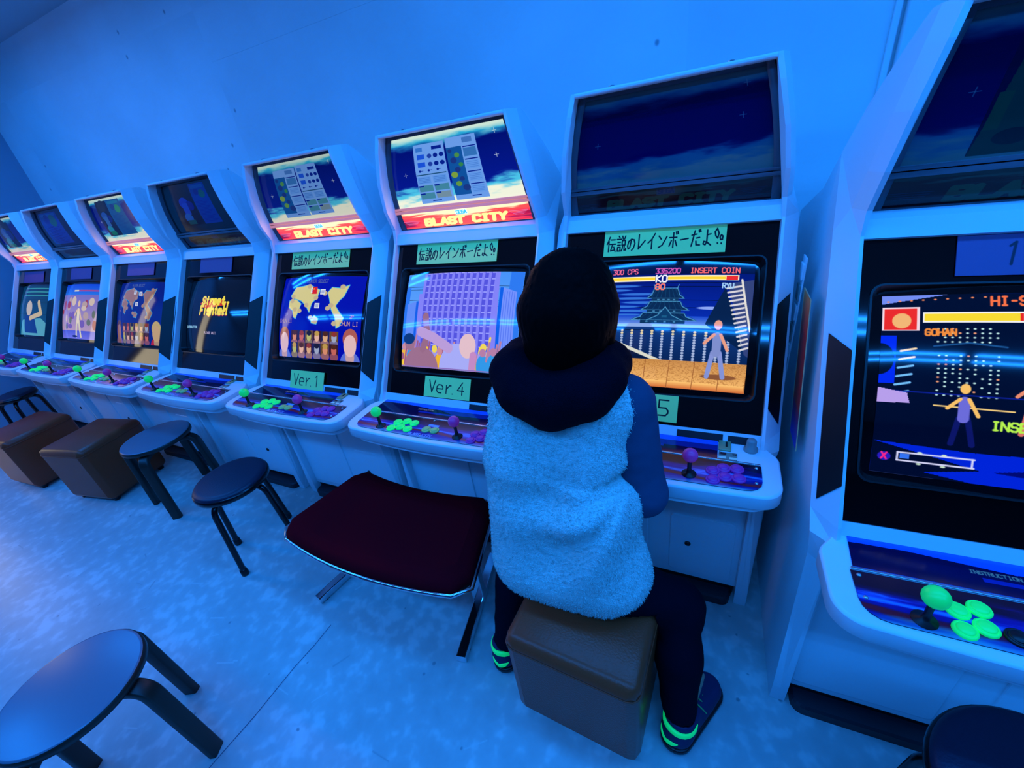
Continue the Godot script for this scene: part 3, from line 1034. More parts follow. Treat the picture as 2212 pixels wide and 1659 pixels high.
func screen_picture(i: int) -> Image:
	var im := scr()
	rng.seed = 50 + i
	match i:
		0:
			grad(im, 0, 0, 1, 1, Color(0.02, 0.22, 0.36), Color(0.02, 0.34, 0.55))
			for k in 3:
				rect(im, 0.2, 0.05 + k * 0.07, 1.0, 0.075 + k * 0.07, Color(0.20, 0.58, 0.62))
			poly(im, [Vector2(0.05, 1), Vector2(0.2, 0.7), Vector2(0.8, 0.65), Vector2(1, 0.8), Vector2(1, 1)], Color(0.35, 0.68, 0.78))
			poly(im, [Vector2(0.28, 0.95), Vector2(0.3, 0.6), Vector2(0.62, 0.58), Vector2(0.7, 0.95)], Color(0.02, 0.22, 0.55))
			uvline(im, [Vector2(0.5, 0.66), Vector2(0.80, 0.56), Vector2(0.72, 0.34)], 30, Color(0.84, 0.76, 0.60))
			oval(im, 0.45, 0.46, 0.10, 0.15, Color(0.80, 0.76, 0.72))
		1:
			grad(im, 0, 0, 1, 0.2, Color(0.05, 0.25, 0.85), Color(0.15, 0.45, 0.9))
			grad(im, 0, 0.2, 1, 0.85, Color(0.45, 0.42, 0.75), Color(0.72, 0.60, 0.72))
			grad(im, 0, 0.85, 1, 1, Color(0.30, 0.35, 0.85), Color(0.45, 0.45, 0.9))
			rect(im, 0.35, 0.11, 0.95, 0.14, Color(0.65, 0.25, 0.5))
			rect(im, 0.35, 0.11, 0.48, 0.14, Color(0.9, 0.85, 0.7))
			for k in 26:
				oval(im, rng.randf_range(0.02, 0.98), rng.randf_range(0.3, 0.8), rng.randf_range(0.03, 0.07), rng.randf_range(0.04, 0.10), [Color(0.6, 0.2, 0.28), Color(0.72, 0.62, 0.6), Color(0.45, 0.35, 0.7), Color(0.4, 0.45, 0.4), Color(0.82, 0.74, 0.66)][k % 5])
			plain_figure(im, 0.55, 0.95, 1.25, Color(0.9, 0.85, 0.75), Color(0.85, 0.82, 0.72), Color(0.88, 0.75, 0.6))
			oval(im, 0.45, 0.95, 0.08, 0.02, Color(0.05, 0.10, 0.4))
		2:
			map_screen(im, Color(0.60, 0.45, 0.42), Color(0.02, 0.12, 0.55))
			heads_grid(im)
			text(im, "1P", Vector2(30, 150), 12, 2.4, Color(0.6, 0.4, 0.6), 0.9)
			big_head(im, 0.09, Color(0.35, 0.2, 0.2), Color(0.62, 0.42, 0.40), Color(0.5, 0.35, 0.5))
			big_head(im, 0.90, Color(0.78, 0.68, 0.40), Color(0.80, 0.66, 0.46), Color(0.72, 0.06, 0.12))
		3:
			im.fill(Color(0.01, 0.07, 0.17))
			# a slanting two-line logo in yellow running into red, over a red blade
			for pass_ in 3:
				var c: Color = [Color(0.55, 0.08, 0.05), Color(0.95, 0.42, 0.16), Color(0.98, 0.90, 0.30)][pass_]
				var o := Vector2(0, [4.0, 2.0, 0.0][pass_])
				if pass_ == 0:
					poly(im, [Vector2(0.26, 0.335), Vector2(0.64, 0.28), Vector2(0.70, 0.36), Vector2(0.36, 0.42)], Color(0.85, 0.22, 0.10))
				text(im, "Street", Vector2(134, 82) + o, 33, 11.0, c, 0.98, 0.16)
				text(im, "Fighter", Vector2(122, 124) + o, 37, 11.5, c, 0.86, 0.16)
				text(im, "II", Vector2(290, 106) + o, 54, 9.0, c, 0.42, 0.1)
			text(im, "INTRODUCTION", Vector2(4, 219), 10, 2.4, Color(0.62, 0.85, 0.98), 0.95)
			text(im, "PLEASE WAIT.", Vector2(166, 244), 10, 2.0, Color(0.80, 0.72, 0.85), 0.92)
		4:
			map_screen(im, Color(0.84, 0.80, 0.55), Color(0.0, 0.04, 0.70))
			rect(im, 0.43, 0.13, 0.49, 0.22, Color(0.85, 0.12, 0.14))
			oval(im, 0.445, 0.155, 0.008, 0.011, Color(0.95, 0.8, 0.2))
			heads_grid(im)
			text(im, "1P", Vector2(38, 148), 12, 2.4, Color(0.40, 0.45, 0.85), 0.9)
			text(im, "2P", Vector2(396, 152), 12, 2.4, Color(0.75, 0.15, 0.25), 0.9)
			text(im, "CHUN LI", Vector2(4, 172), 15, 2.4, Color(0.60, 0.48, 0.62), 0.92)
			text(im, "CHUN LI", Vector2(352, 178), 15, 2.4, Color(0.82, 0.62, 0.55), 0.92)
			big_head(im, 0.09, Color(0.62, 0.36, 0.34), Color(0.86, 0.72, 0.78), Color(0.35, 0.45, 0.85))
			big_head(im, 0.90, Color(0.68, 0.36, 0.32), Color(0.90, 0.74, 0.74), Color(0.35, 0.45, 0.85))
		5:
			grad(im, 0, 0, 1, 1, Color(0.28, 0.58, 0.98), Color(0.50, 0.72, 1.0))
			var tower := Color(0.52, 0.52, 0.98)
			poly(im, [Vector2(0.14, 1), Vector2(0.14, 0.22), Vector2(0.17, 0.22), Vector2(0.17, 0), Vector2(0.82, 0), Vector2(0.85, 1)], tower)
			for k in 12:
				var u := 0.195 + k * 0.051
				rect(im, u, 0, u + 0.030, 1, Color(0.33, 0.33, 0.88))
				for r in 14:
					rect(im, u + 0.004, r * 0.068, u + 0.034, r * 0.068 + 0.014, Color(0.60, 0.62, 1.0))
			rect(im, 0.0, 0.15, 0.045, 0.9, Color(0.16, 0.46, 0.95))
			poly(im, [Vector2(0.03, 1), Vector2(0.03, 0.33), Vector2(0.12, 0.30), Vector2(0.12, 1)], Color(0.38, 0.55, 0.98))
			rect(im, 0.12, 0.30, 0.145, 1, Color(0.08, 0.38, 0.92))
			rect(im, 0.90, 0.0, 1.0, 1.0, Color(0.18, 0.48, 0.95))
			poly(im, [Vector2(0.86, 1), Vector2(0.86, 0.16), Vector2(0.96, 0.20), Vector2(0.96, 1)], Color(0.46, 0.58, 1.0))
			rect(im, 0.835, 0.16, 0.86, 1, Color(0.05, 0.38, 0.92))
			for k in 5:
				rect(im, 0.872 + k * 0.018, 0.2, 0.877 + k * 0.018, 1, Color(0.32, 0.46, 0.95))
			# a plain crowd: rounded heads, raised arms, bright shirts
			for k in 30:
				var u := rng.randf()
				var v := rng.randf_range(0.74, 0.92)
				var sk := [Color(0.62, 0.36, 0.52), Color(0.80, 0.55, 0.62), Color(0.95, 0.85, 0.35), Color(0.72, 0.50, 0.66)][k % 4] as Color
				oval(im, u, v + 0.14, 0.05, 0.12, [Color(0.98, 0.80, 0.25), Color(0.20, 0.60, 0.92), Color(0.62, 0.60, 0.95), Color(0.95, 0.72, 0.20)][(k * 7) % 4])
				uvline(im, [Vector2(u + 0.03, v + 0.08), Vector2(u + 0.05, v - 0.10)], 7, sk)
				oval(im, u, v, 0.026, 0.042, sk)
			# two plain large figures, without faces
			oval(im, 0.20, 1.0, 0.17, 0.22, Color(0.62, 0.44, 0.56))
			uvline(im, [Vector2(0.22, 0.80), Vector2(0.26, 0.66), Vector2(0.23, 0.46)], 26, Color(0.60, 0.42, 0.54))
			oval(im, 0.085, 0.74, 0.055, 0.085, Color(0.62, 0.44, 0.55))
			oval(im, 0.075, 0.70, 0.06, 0.06, Color(0.05, 0.22, 0.50))
			oval(im, 0.53, 0.98, 0.15, 0.25, Color(0.66, 0.68, 0.98))
			uvline(im, [Vector2(0.46, 0.78), Vector2(0.32, 0.68), Vector2(0.19, 0.62)], 34, Color(0.74, 0.62, 0.86))
			oval(im, 0.62, 0.75, 0.068, 0.125, Color(0.90, 0.76, 0.80))
			uvline(im, [Vector2(0.66, 0.98), Vector2(0.67, 0.84)], 24, Color(0.78, 0.55, 0.78))
			rect(im, 0.0, 0.985, 1.0, 1.0, Color(0.55, 0.45, 0.75))
		6:
			grad(im, 0, 0, 1, 0.5, Color(0.0, 0.05, 0.42), Color(0.02, 0.18, 0.72))
			for k in 9:
				var v := 0.17 + 0.035 * k
				oval(im, rng.randf_range(0.1, 0.45), v, 0.14, 0.012, Color(0.20, 0.45, 0.85))
			oval(im, 0.80, 0.35, 0.09, 0.014, Color(0.55, 0.65, 0.95))
			grad(im, 0, 0.42, 1, 0.5, Color(0.10, 0.28, 0.80), Color(0.45, 0.60, 0.90))
			# stepped roofs of a keep
			var keep := Color(0.03, 0.16, 0.32)
			var glow := Color(0.32, 0.62, 0.80)
			for t in [[0.545, 0.19, 0.065, 0.275, 0.105], [0.545, 0.30, 0.085, 0.37, 0.135], [0.54, 0.395, 0.115, 0.455, 0.185]]:
				# a flared roof over a storey with small windows
				var cx: float = t[0]
				var p := [Vector2(cx - t[2], t[1]), Vector2(cx + t[2], t[1]), Vector2(cx + t[2] + 0.012, t[3] - 0.03), Vector2(cx + t[4], t[3]), Vector2(cx - t[4], t[3]), Vector2(cx - t[2] - 0.012, t[3] - 0.03)]
				poly(im, p, keep)
				p.append(p[0])
				uvline(im, p, 2.0, glow)
				for k in 9:
					uvline(im, [Vector2(lerpf(cx - t[2], cx + t[2], k / 8.0), t[1]), Vector2(lerpf(cx - t[4], cx + t[4], k / 8.0), t[3])], 1.0, Color(0.08, 0.30, 0.48))
				rect(im, cx - t[2] - 0.01, t[3], cx + t[2] + 0.01, t[3] + 0.028, Color(0.05, 0.20, 0.36))
				for k in 4:
					rect(im, cx - t[2] + 0.02 + k * t[2] * 0.45, t[3] + 0.007, cx - t[2] + 0.035 + k * t[2] * 0.45, t[3] + 0.021, Color(0.25, 0.50, 0.68))
			poly(im, [Vector2(0.46, 0.452), Vector2(0.51, 0.415), Vector2(0.55, 0.345), Vector2(0.59, 0.415), Vector2(0.64, 0.452)], Color(0.04, 0.22, 0.40))
			uvline(im, [Vector2(0.45, 0.455), Vector2(0.51, 0.415), Vector2(0.55, 0.345), Vector2(0.59, 0.415), Vector2(0.65, 0.455)], 2.0, glow)
			rect(im, 0.535, 0.415, 0.565, 0.435, Color(0.10, 0.35, 0.52))
			uvline(im, [Vector2(0.485, 0.20), Vector2(0.475, 0.16)], 2.0, glow)
			uvline(im, [Vector2(0.605, 0.20), Vector2(0.615, 0.16)], 2.0, glow)
			# parapet with pale posts
			rect(im, 0, 0.485, 1, 0.515, Color(0.55, 0.68, 0.92))
			grad(im, 0, 0.515, 1, 0.78, Color(0.06, 0.22, 0.50), Color(0.03, 0.14, 0.34))
			for k in 17:
				var u := 0.02 + k * 0.0585
				for r in 12:
					oval(im, u, 0.545 + r * 0.021, 0.010, 0.011, Color(0.90, 0.82, 0.66) if r < 2 else Color(0.66, 0.72, 0.86))
			poly(im, [Vector2(0.0, 0.52), Vector2(0.0, 0.80), Vector2(0.55, 0.80), Vector2(0.2, 0.62)], Color(0.02, 0.10, 0.26))
			for k in 7:
				var a := Vector2(0.0, 0.50).lerp(Vector2(0.54, 0.785), k / 7.0)
				var b := Vector2(0.0, 0.50).lerp(Vector2(0.54, 0.785), (k + 0.9) / 7.0)
				uvline(im, [a, b], 9.0, Color(0.86, 0.86, 0.80))
			# the roof slope on the right
			poly(im, [Vector2(0.86, 0.18), Vector2(0.77, 0.475), Vector2(0.97, 0.68), Vector2(0.93, 0.45)], Color(0.02, 0.12, 0.28))
			poly(im, [Vector2(0.87, 0.15), Vector2(1.0, 0.12), Vector2(1.0, 0.72), Vector2(0.98, 0.70)], Color(0.20, 0.26, 0.48))
			for k in 15:
				var v := 0.17 + k * 0.034
				uvline(im, [Vector2(0.868 + 0.0065 * k, v + 0.02), Vector2(0.94 + 0.004 * k, v)], 5.0, Color(0.86, 0.84, 0.86))
			uvline(im, [Vector2(0.94, 0.12), Vector2(0.965, 0.30), Vector2(1.0, 0.52)], 5.0, Color(0.9, 0.88, 0.85))
			# plank floor
			grad(im, 0, 0.775, 1, 0.95, Color(0.80, 0.56, 0.30), Color(0.96, 0.72, 0.42))
			noise.seed = 3
			noise.frequency = 0.02
			for y in range(255, 310):
				for x in 448:
					var g := sin((noise.get_noise_2d(x * 0.7, y * 1.3) * 26.0))
					dot(im, x, y, Color(0.66, 0.42, 0.20), 0.55 * smoothstep(0.35, 0.9, g))
			grad(im, 0, 0.945, 1, 1, Color(1.0, 0.78, 0.45), Color(0.82, 0.42, 0.20))
			for k in 8:
				uvline(im, [Vector2(0.06 + k * 0.135, 0.78), Vector2(0.05 + k * 0.135, 1.0)], 1.6, Color(0.60, 0.36, 0.18))
			oval(im, 0.86, 0.885, 0.10, 0.022, Color(0.55, 0.34, 0.20))
			plain_figure(im, 0.84, 0.885, 0.86, Color(0.50, 0.56, 0.80), Color(0.52, 0.58, 0.84), Color(0.92, 0.62, 0.52))
			# score line and strength bars
			rect(im, 0, 0, 1, 0.075, Color(0.0, 0.03, 0.26))
			text(im, "300 CPS", Vector2(100, 8), 13, 2.6, Color(0.98, 0.42, 0.55), 0.86)
			text(im, "335200", Vector2(214, 8), 13, 2.6, Color(0.85, 0.35, 0.72), 0.92)
			text(im, "INSERT COIN", Vector2(300, 8), 13, 2.8, Color(1.0, 0.42, 0.42), 0.92)
			rect(im, 0.05, 0.09, 0.48, 0.135, Color(1.0, 0.96, 0.80))
			rect(im, 0.05, 0.10, 0.48, 0.122, Color(1.0, 0.84, 0.15))
			rect(im, 0.55, 0.085, 0.925, 0.13, Color(1.0, 0.96, 0.80))
			rect(im, 0.55, 0.095, 0.86, 0.118, Color(1.0, 0.84, 0.15))
			rect(im, 0.86, 0.090, 0.92, 0.126, Color(0.92, 0.16, 0.14))
			text(im, "KO", Vector2(217, 27), 18, 4.2, Color(0.95, 0.95, 1.0), 0.95)
			text(im, "80", Vector2(217, 51), 15, 3.4, Color(1.0, 0.50, 0.45), 0.98)
			text(im, "RYU", Vector2(378, 49), 12, 3.0, Color(0.65, 0.82, 0.98), 0.85)
		7:
			im.fill(Color(0.0, 0.03, 0.16))
			# a hall at night: lit window dots, blue side light, pale lamps
			poly(im, [Vector2(0, 0.0), Vector2(0.20, 0.0), Vector2(0.0, 0.05)], Color(0.45, 0.55, 0.95))
			rect(im, 0.0, 0.23, 0.05, 0.50, Color(0.0, 0.16, 0.95))
			oval(im, 0.0, 0.36, 0.045, 0.09, Color(0.0, 0.02, 0.12))
			for k in 9:
				oval(im, 0.02 + k * 0.035, 0.035 - k * 0.002, 0.006, 0.006, Color(0.95, 0.55, 0.35))
			for sgn in [0.0, 1.0]:
				for k in 6:
					var u := lerpf(0.085 - k * 0.003, 1 - 0.085 + k * 0.003, sgn)
					uvline(im, [Vector2(u - 0.022, 0.315 + k * 0.047), Vector2(u + 0.022, 0.300 + k * 0.047)], 4.0, Color(0.95, 0.85, 0.62) if k < 2 else Color(0.45, 0.75, 0.98))
			for b in [[0.17, 0.19, 9, 4], [0.175, 0.335, 9, 10], [0.42, 0.19, 9, 5], [0.42, 0.34, 9, 10], [0.65, 0.19, 9, 4], [0.65, 0.335, 9, 10]]:
				for r in b[3]:
					for k in b[2]:
						if rng.randf() < 0.84:
							oval(im, b[0] + k * 0.0205, b[1] + r * 0.0235, 0.0058, 0.0062, Color(0.75, 0.92, 0.90) if rng.randf() < 0.84 else Color(0.95, 0.62, 0.45))
			uvline(im, [Vector2(0.16, 0.285), Vector2(0.26, 0.265), Vector2(0.36, 0.285)], 3.0, Color(0.10, 0.32, 0.55))
			uvline(im, [Vector2(0.0, 0.535), Vector2(1.0, 0.56)], 2.2, Color(0.05, 0.12, 0.60))
			poly(im, [Vector2(0.0, 0.52), Vector2(0.09, 0.545), Vector2(0.10, 0.60), Vector2(0.0, 0.605)], Color(0.72, 0.62, 0.92))
			uvline(im, [Vector2(0.17, 0.603), Vector2(0.39, 0.612)], 2.6, Color(0.98, 0.82, 0.50))
			uvline(im, [Vector2(0.60, 0.612), Vector2(0.86, 0.612)], 2.6, Color(0.98, 0.82, 0.50))
			# floor light
			poly(im, [Vector2(0.0, 0.82), Vector2(0.3, 0.84), Vector2(0.6, 0.83), Vector2(1, 0.86), Vector2(1, 1), Vector2(0.3, 1.0), Vector2(0.16, 0.97), Vector2(0.32, 0.93)], Color(0.0, 0.14, 0.85))
			poly(im, [Vector2(0.35, 0.93), Vector2(0.55, 0.88), Vector2(0.9, 0.92), Vector2(0.7, 0.97)], Color(0.0, 0.03, 0.45))
			plain_figure(im, 0.255, 0.80, 0.62, Color(0.42, 0.42, 0.85), Color(0.05, 0.08, 0.40), Color(0.98, 0.76, 0.40))
			plain_figure(im, 0.44, 0.72, 0.62, Color(0.05, 0.35, 0.20), Color(0.85, 0.45, 0.40), Color(0.92, 0.55, 0.42))
			# plain red portrait tile, strength bars, gauge
			rect(im, 0.004, 0.07, 0.118, 0.206, Color(0.95, 0.85, 0.9))
			rect(im, 0.010, 0.078, 0.110, 0.198, Color(0.92, 0.16, 0.12))
			oval(im, 0.062, 0.145, 0.030, 0.045, Color(0.95, 0.72, 0.45))
			rect(im, 0.125, 0.098, 0.42, 0.158, Color(0.95, 0.95, 0.95))
			rect(im, 0.130, 0.108, 0.395, 0.148, Color(0.98, 0.86, 0.16))
			rect(im, 0.395, 0.108, 0.405, 0.148, Color(0.9, 0.15, 0.1))
			rect(im, 0.60, 0.098, 0.88, 0.158, Color(0.95, 0.95, 0.95))
			rect(im, 0.605, 0.108, 0.875, 0.148, Color(0.98, 0.86, 0.16))
			text(im, "GOHAN", Vector2(60, 63), 11, 3.0, Color(0.95, 0.55, 0.20), 0.84)
			text(im, "HI-SCORE", Vector2(142, 6), 15, 3.6, Color(0.98, 0.45, 0.25), 0.86)
			text(im, "INSERT COIN", Vector2(150, 219), 14, 3.4, Color(0.72, 0.95, 0.30), 0.9)
			oval(im, 0.040, 0.905, 0.022, 0.026, Color(0.15, 0.10, 0.75))
			text(im, "X", Vector2(14, 290), 12, 3.0, Color(0.95, 0.15, 0.55), 0.9)
			for r in 2:
				uvline(im, [Vector2(0.08, 0.875 + 0.045 * r), Vector2(0.30, 0.875 + 0.045 * r)], 3.0, Color(0.85, 0.85, 0.98))
				for k in 2:
					oval(im, 0.145 + 0.07 * k, 0.868 + 0.062 * r, 0.010, 0.007, Color(0.8, 0.9, 0.8))
			uvline(im, [Vector2(0.08, 0.875), Vector2(0.08, 0.92)], 3.0, Color(0.85, 0.85, 0.98))
			uvline(im, [Vector2(0.295, 0.875), Vector2(0.295, 0.92)], 3.0, Color(0.85, 0.85, 0.98))
			rect(im, 0.088, 0.884, 0.118, 0.913, Color(0.20, 0.45, 0.95))
	return im

func plate_print() -> Image:
	var im := canvas(512, 96, Color.BLACK)
	noise.seed = 21
	noise.frequency = 0.008
	for y in 96:
		for x in 512:
			var u := x / 512.0
			var v := y / 96.0
			var n := noise.get_noise_2d(x * 0.5, y * 4.0)
			var c := Color(0.01, 0.02, 0.12).lerp(Color(0.0, 0.05, 0.50), smoothstep(0.15, 0.45, v + 0.25 * n))
			c = c.lerp(Color(0.25, 0.62, 0.95), smoothstep(0.10, 0.0, absf(v - 0.52 - 0.18 * n)) * 0.85)
			c = c.lerp(Color(0.75, 0.08, 0.10), smoothstep(0.10, 0.02, absf(v - 0.70 - 0.10 * n - 0.06 * sin(u * 9))) * 0.85)
			c = c.lerp(Color(0.35, 0.62, 0.70), smoothstep(0.78, 0.96, v + 0.12 * n))
			im.set_pixel(x, y, c)
	rect(im, 0.492, 0.28, 0.565, 0.40, Color(0.35, 0.65, 0.98))
	text(im, "BLAST CITY", Vector2(212, 78), 10, 2.4, Color(0.55, 0.72, 0.92), 0.92)
	return im

func card_print() -> Image:
	var im := canvas(512, 84, Color(0.02, 0.05, 0.22))
	poly(im, [Vector2(0, 0.0), Vector2(1, 0), Vector2(1, 0.30), Vector2(0.5, 0.34), Vector2(0.2, 0.18), Vector2(0, 0.2)], Color(0.10, 0.38, 0.85))
	poly(im, [Vector2(0.55, 0.32), Vector2(1, 0.26), Vector2(1, 0.56), Vector2(0.7, 0.6)], Color(0.04, 0.16, 0.5))
	text(im, "INSTRUCTION", Vector2(190, 34), 8, 2.0, Color(0.95, 0.62, 0.45), 0.95)
	rect(im, 0.40, 0.60, 0.72, 0.72, Color(0.05, 0.18, 0.55))
	return im

func floor_print() -> Image:
	var n := 1024
	var im := canvas(n, n, Color.BLACK)
	var a := FastNoiseLite.new()
	a.seed = 31
	a.frequency = 0.006
	a.fractal_octaves = 4
	var b := FastNoiseLite.new()
	b.seed = 32
	b.frequency = 0.035
	b.fractal_octaves = 3
	for y in n:
		for x in n:
			var p := a.get_noise_2d(x, y)
			var q := b.get_noise_2d(x, y)
			var v := 0.74 + 0.06 * p + 0.035 * q + 0.055 * smoothstep(0.0, 0.6, q + 0.6 * p)
			im.set_pixel(x, y, Color(v, v * 0.985, v * 0.96))
	rng.seed = 5
	for k in 60:
		var u := Vector2(rng.randf(), rng.randf())
		oval(im, u.x, u.y, rng.randf_range(0.0012, 0.003), rng.randf_range(0.0012, 0.003), Color(0.56, 0.56, 0.56))
	for k in 90:
		var u := Vector2(rng.randf(), rng.randf())
		uvline(im, [u, u + Vector2(rng.randf_range(-0.03, 0.03), rng.randf_range(-0.02, 0.02))], rng.randf_range(1.0, 2.5), Color(0.80, 0.79, 0.77) if k % 3 else Color(0.64, 0.64, 0.63))
	return im

func wall_print() -> Image:
	var n := 512
	var im := canvas(n, n, Color.BLACK)
	var a := FastNoiseLite.new()
	a.seed = 41
	a.frequency = 0.006
	a.fractal_octaves = 4
	for y in n:
		for x in n:
			var v := 0.88 + 0.045 * a.get_noise_2d(x * 0.8, y)
			im.set_pixel(x, y, Color(v, v, v))
	rng.seed = 6
	for k in 14:
		oval(im, rng.randf(), rng.randf(), 0.004, 0.005, Color(0.6, 0.6, 0.62))
	return im

# ---------------------------------------------------------------- furniture
func seat_cube(label: String, at: Vector3, turn: float) -> Node3D:
	var c := thing("cube_stool", label, "stool", at, turn, "brown cube stools")
	var s := st()
	box(s, Vector3(0, 0.205, 0), Vector3(0.37, 0.37, 0.37), 0.03)
	part("upholstery", done(s), mats.leather, c)
	s = st()
	for y in [0.352]:
		var p := []
		for v in rrect(0.371, 0.371, 0.03, 3):
			p.append(Vector3(v.x, y, -v.y))
		p.append(p[0])
		p.append(p[1])
		sweep(s, p, circle(0.0022, 6), Vector3.UP)
	part("piping", done(s), mats.leather, c)
	for sx in [-1, 1]:
		for sz in [-1, 1]:
			s = st()
			lathe(s, [Vector2(0.016, 0), Vector2(0.02, 0.022)], 12, Transform3D(Basis.IDENTITY, Vector3(0.145 * sx, 0, 0.145 * sz)))
			lathe(s, [Vector2(0, 0), Vector2(0.016, 0)], 12, Transform3D(Basis.IDENTITY, Vector3(0.145 * sx, 0, 0.145 * sz)))
			part("foot", done(s), mats.black_plastic, c)
	return c

func wood_stool(label: String, at: Vector3, first_leg: float) -> Node3D:
	var c := thing("bentwood_stool", label, "stool", at, 0.0, "round stools with bent wooden legs")
	var s := st()
	lathe(s, [Vector2(0, 0.405), Vector2(0.160, 0.405), Vector2(0.168, 0.409), Vector2(0.168, 0.424), Vector2(0.164, 0.4295)], 56)
	part("seat_rim", done(s), mats.dark_wood, c)
	s = st()
	lathe(s, [Vector2(0.1655, 0.426), Vector2(0.163, 0.4312), Vector2(0.158, 0.432), Vector2(0, 0.432)], 56)
	part("seat_top", done(s), mats.laminate, c)
	for k in 4:
		var a := deg_to_rad(first_leg + 90 * k)
		var d := Vector3(cos(a), 0, sin(a))
		var n := Vector3(-sin(a), 0, cos(a))
		s = st()
		var path := bend([d * 0.07 + Vector3(0, 0.391, 0), d * 0.182 + Vector3(0, 0.391, 0), d * 0.200], 0.05, 7)
		sweep(s, path, rrect(0.027, 0.046, 0.006, 2), n)
		part("leg", done(s), mats.dark_wood, c)
	return c

func padded_stool(label: String, at: Vector3, first_leg: float, r: float, h: float) -> Node3D:
	var c := thing("padded_stool", label, "stool", at, 0.0, "round black padded stools")
	var s := st()
	lathe(s, [Vector2(0, h - 0.045), Vector2(r - 0.012, h - 0.045), Vector2(r - 0.002, h - 0.040), Vector2(r, h - 0.028), Vector2(r - 0.002, h - 0.018), Vector2(r - 0.010, h - 0.014)], 48)
	part("seat_rim", done(s), mats.black_gloss, c)
	s = st()
	lathe(s, [Vector2(r - 0.006, h - 0.02), Vector2(r - 0.006, h - 0.012), Vector2(r - 0.014, h - 0.003), Vector2(r - 0.032, h), Vector2(0, h + 0.002)], 48)
	part("seat_pad", done(s), mats.vinyl, c)
	for k in 4:
		var a := deg_to_rad(first_leg + 90 * k)
		var d := Vector3(cos(a), 0, sin(a))
		var n := Vector3(-sin(a), 0, cos(a))
		s = st()
		var y := h - 0.055
		sweep(s, bend([d * 0.04 + Vector3(0, y, 0), d * (r - 0.012) + Vector3(0, y, 0), d * (r + 0.018) + Vector3(0, 0.012, 0)], 0.05, 7), circle(0.0125, 12), n)
		var leg := part("leg", done(s), mats.black_gloss, c)
		s = st()
		lathe(s, [Vector2(0, 0), Vector2(0.015, 0), Vector2(0.017, 0.006), Vector2(0.0155, 0.035), Vector2(0.012, 0.038)], 12, Transform3D(Basis.IDENTITY, d * (r + 0.0165)))
		part("rubber_tip", done(s), mats.black_plastic, leg)
	return c

func bench() -> void:
	var c := thing("bench", "curved dark maroon padded bench with chrome trim on chrome floor bars", "bench", Vector3(-0.885, 0, 0.55))
	var apex := Vector3(0, 0, -1.615)
	var plan := func(inset: float) -> PackedVector2Array:
		var o := PackedVector2Array()
		var r0 := 1.415 + inset
		var r1 := 1.817 - inset
		var half := deg_to_rad(13.7)
		var q := []
		for i in 17:
			q.append([r1, lerpf(-half, half, i / 16.0)])
		for i in 17:
			q.append([r0, lerpf(half, -half, i / 16.0)])
		var cr := 0.05
		for k in q.size():
			var rr: float = q[k][0]
			var th: float = q[k][1]
			var edge := (half - absf(th)) * rr - inset
			if edge < cr:
				# rounds the corners
				var e := clampf(edge, 0.0, cr)
				var drop := cr - sqrt(maxf(cr * cr - (cr - e) * (cr - e), 0.0))
				rr += drop if rr < 1.6 else -drop
				th -= signf(th) * inset / rr * (1.0 if absf(th) > half * 0.98 else 0.0)
			o.append(Vector2(apex.x + rr * sin(th), apex.z + rr * cos(th)))
		return o
	var s := st()
	var lv := [[0.002, 0.352], [0.0, 0.366], [0.006, 0.382], [0.022, 0.394], [0.05, 0.400]]
	var loops := []
	for l in lv:
		loops.append(flat_loop(plan.call(l[0]), l[1]))
	loft(s, loops, true)
	part("seat_cushion", done(s), mats.velvet, c)
	s = st()
	var p := []
	for v in plan.call(-0.004):
		p.append(Vector3(v.x, 0.353, v.y))
	p.append(p[0])
	p.append(p[1])
	sweep(s, p, circle(0.0085, 8), Vector3.UP)
	part("chrome_trim", done(s), mats.chrome, c)
	s = st()
	loft(s, [flat_loop(plan.call(0.012), 0.325), flat_loop(plan.call(0.012), 0.353)])
	part("seat_base", done(s), mats.black_plastic, c)
	for sg in [-1.0, 1.0]:
		var d := Vector3(sin(deg_to_rad(11.0)) * sg, 0, cos(deg_to_rad(11.0)))
		var n := Vector3(d.z, 0, -d.x)
		s = st()
		sweep(s, [apex + d * 1.40 + Vector3(0, 0.019, 0), apex + d * 1.835 + Vector3(0, 0.019, 0)], rrect(0.036, 0.032, 0.004, 2), Vector3.UP, false)
		var bar := part("floor_bar", done(s), mats.chrome, c)
		for r in [1.45, 1.80]:
			s = st()
			box(s, apex + d * r + Vector3(0, 0.0025, 0), Vector3(0.03, 0.005, 0.03), 0.0)
			part("pad", done(s), mats.black_plastic, bar)
		s = st()
		sweep(s, [apex + d * 1.60 + Vector3(0, 0.03, 0), apex + d * 1.60 + Vector3(0, 0.335, 0)], rrect(0.036, 0.05, 0.004, 2), n, false)
		part("post", done(s), mats.chrome, c)

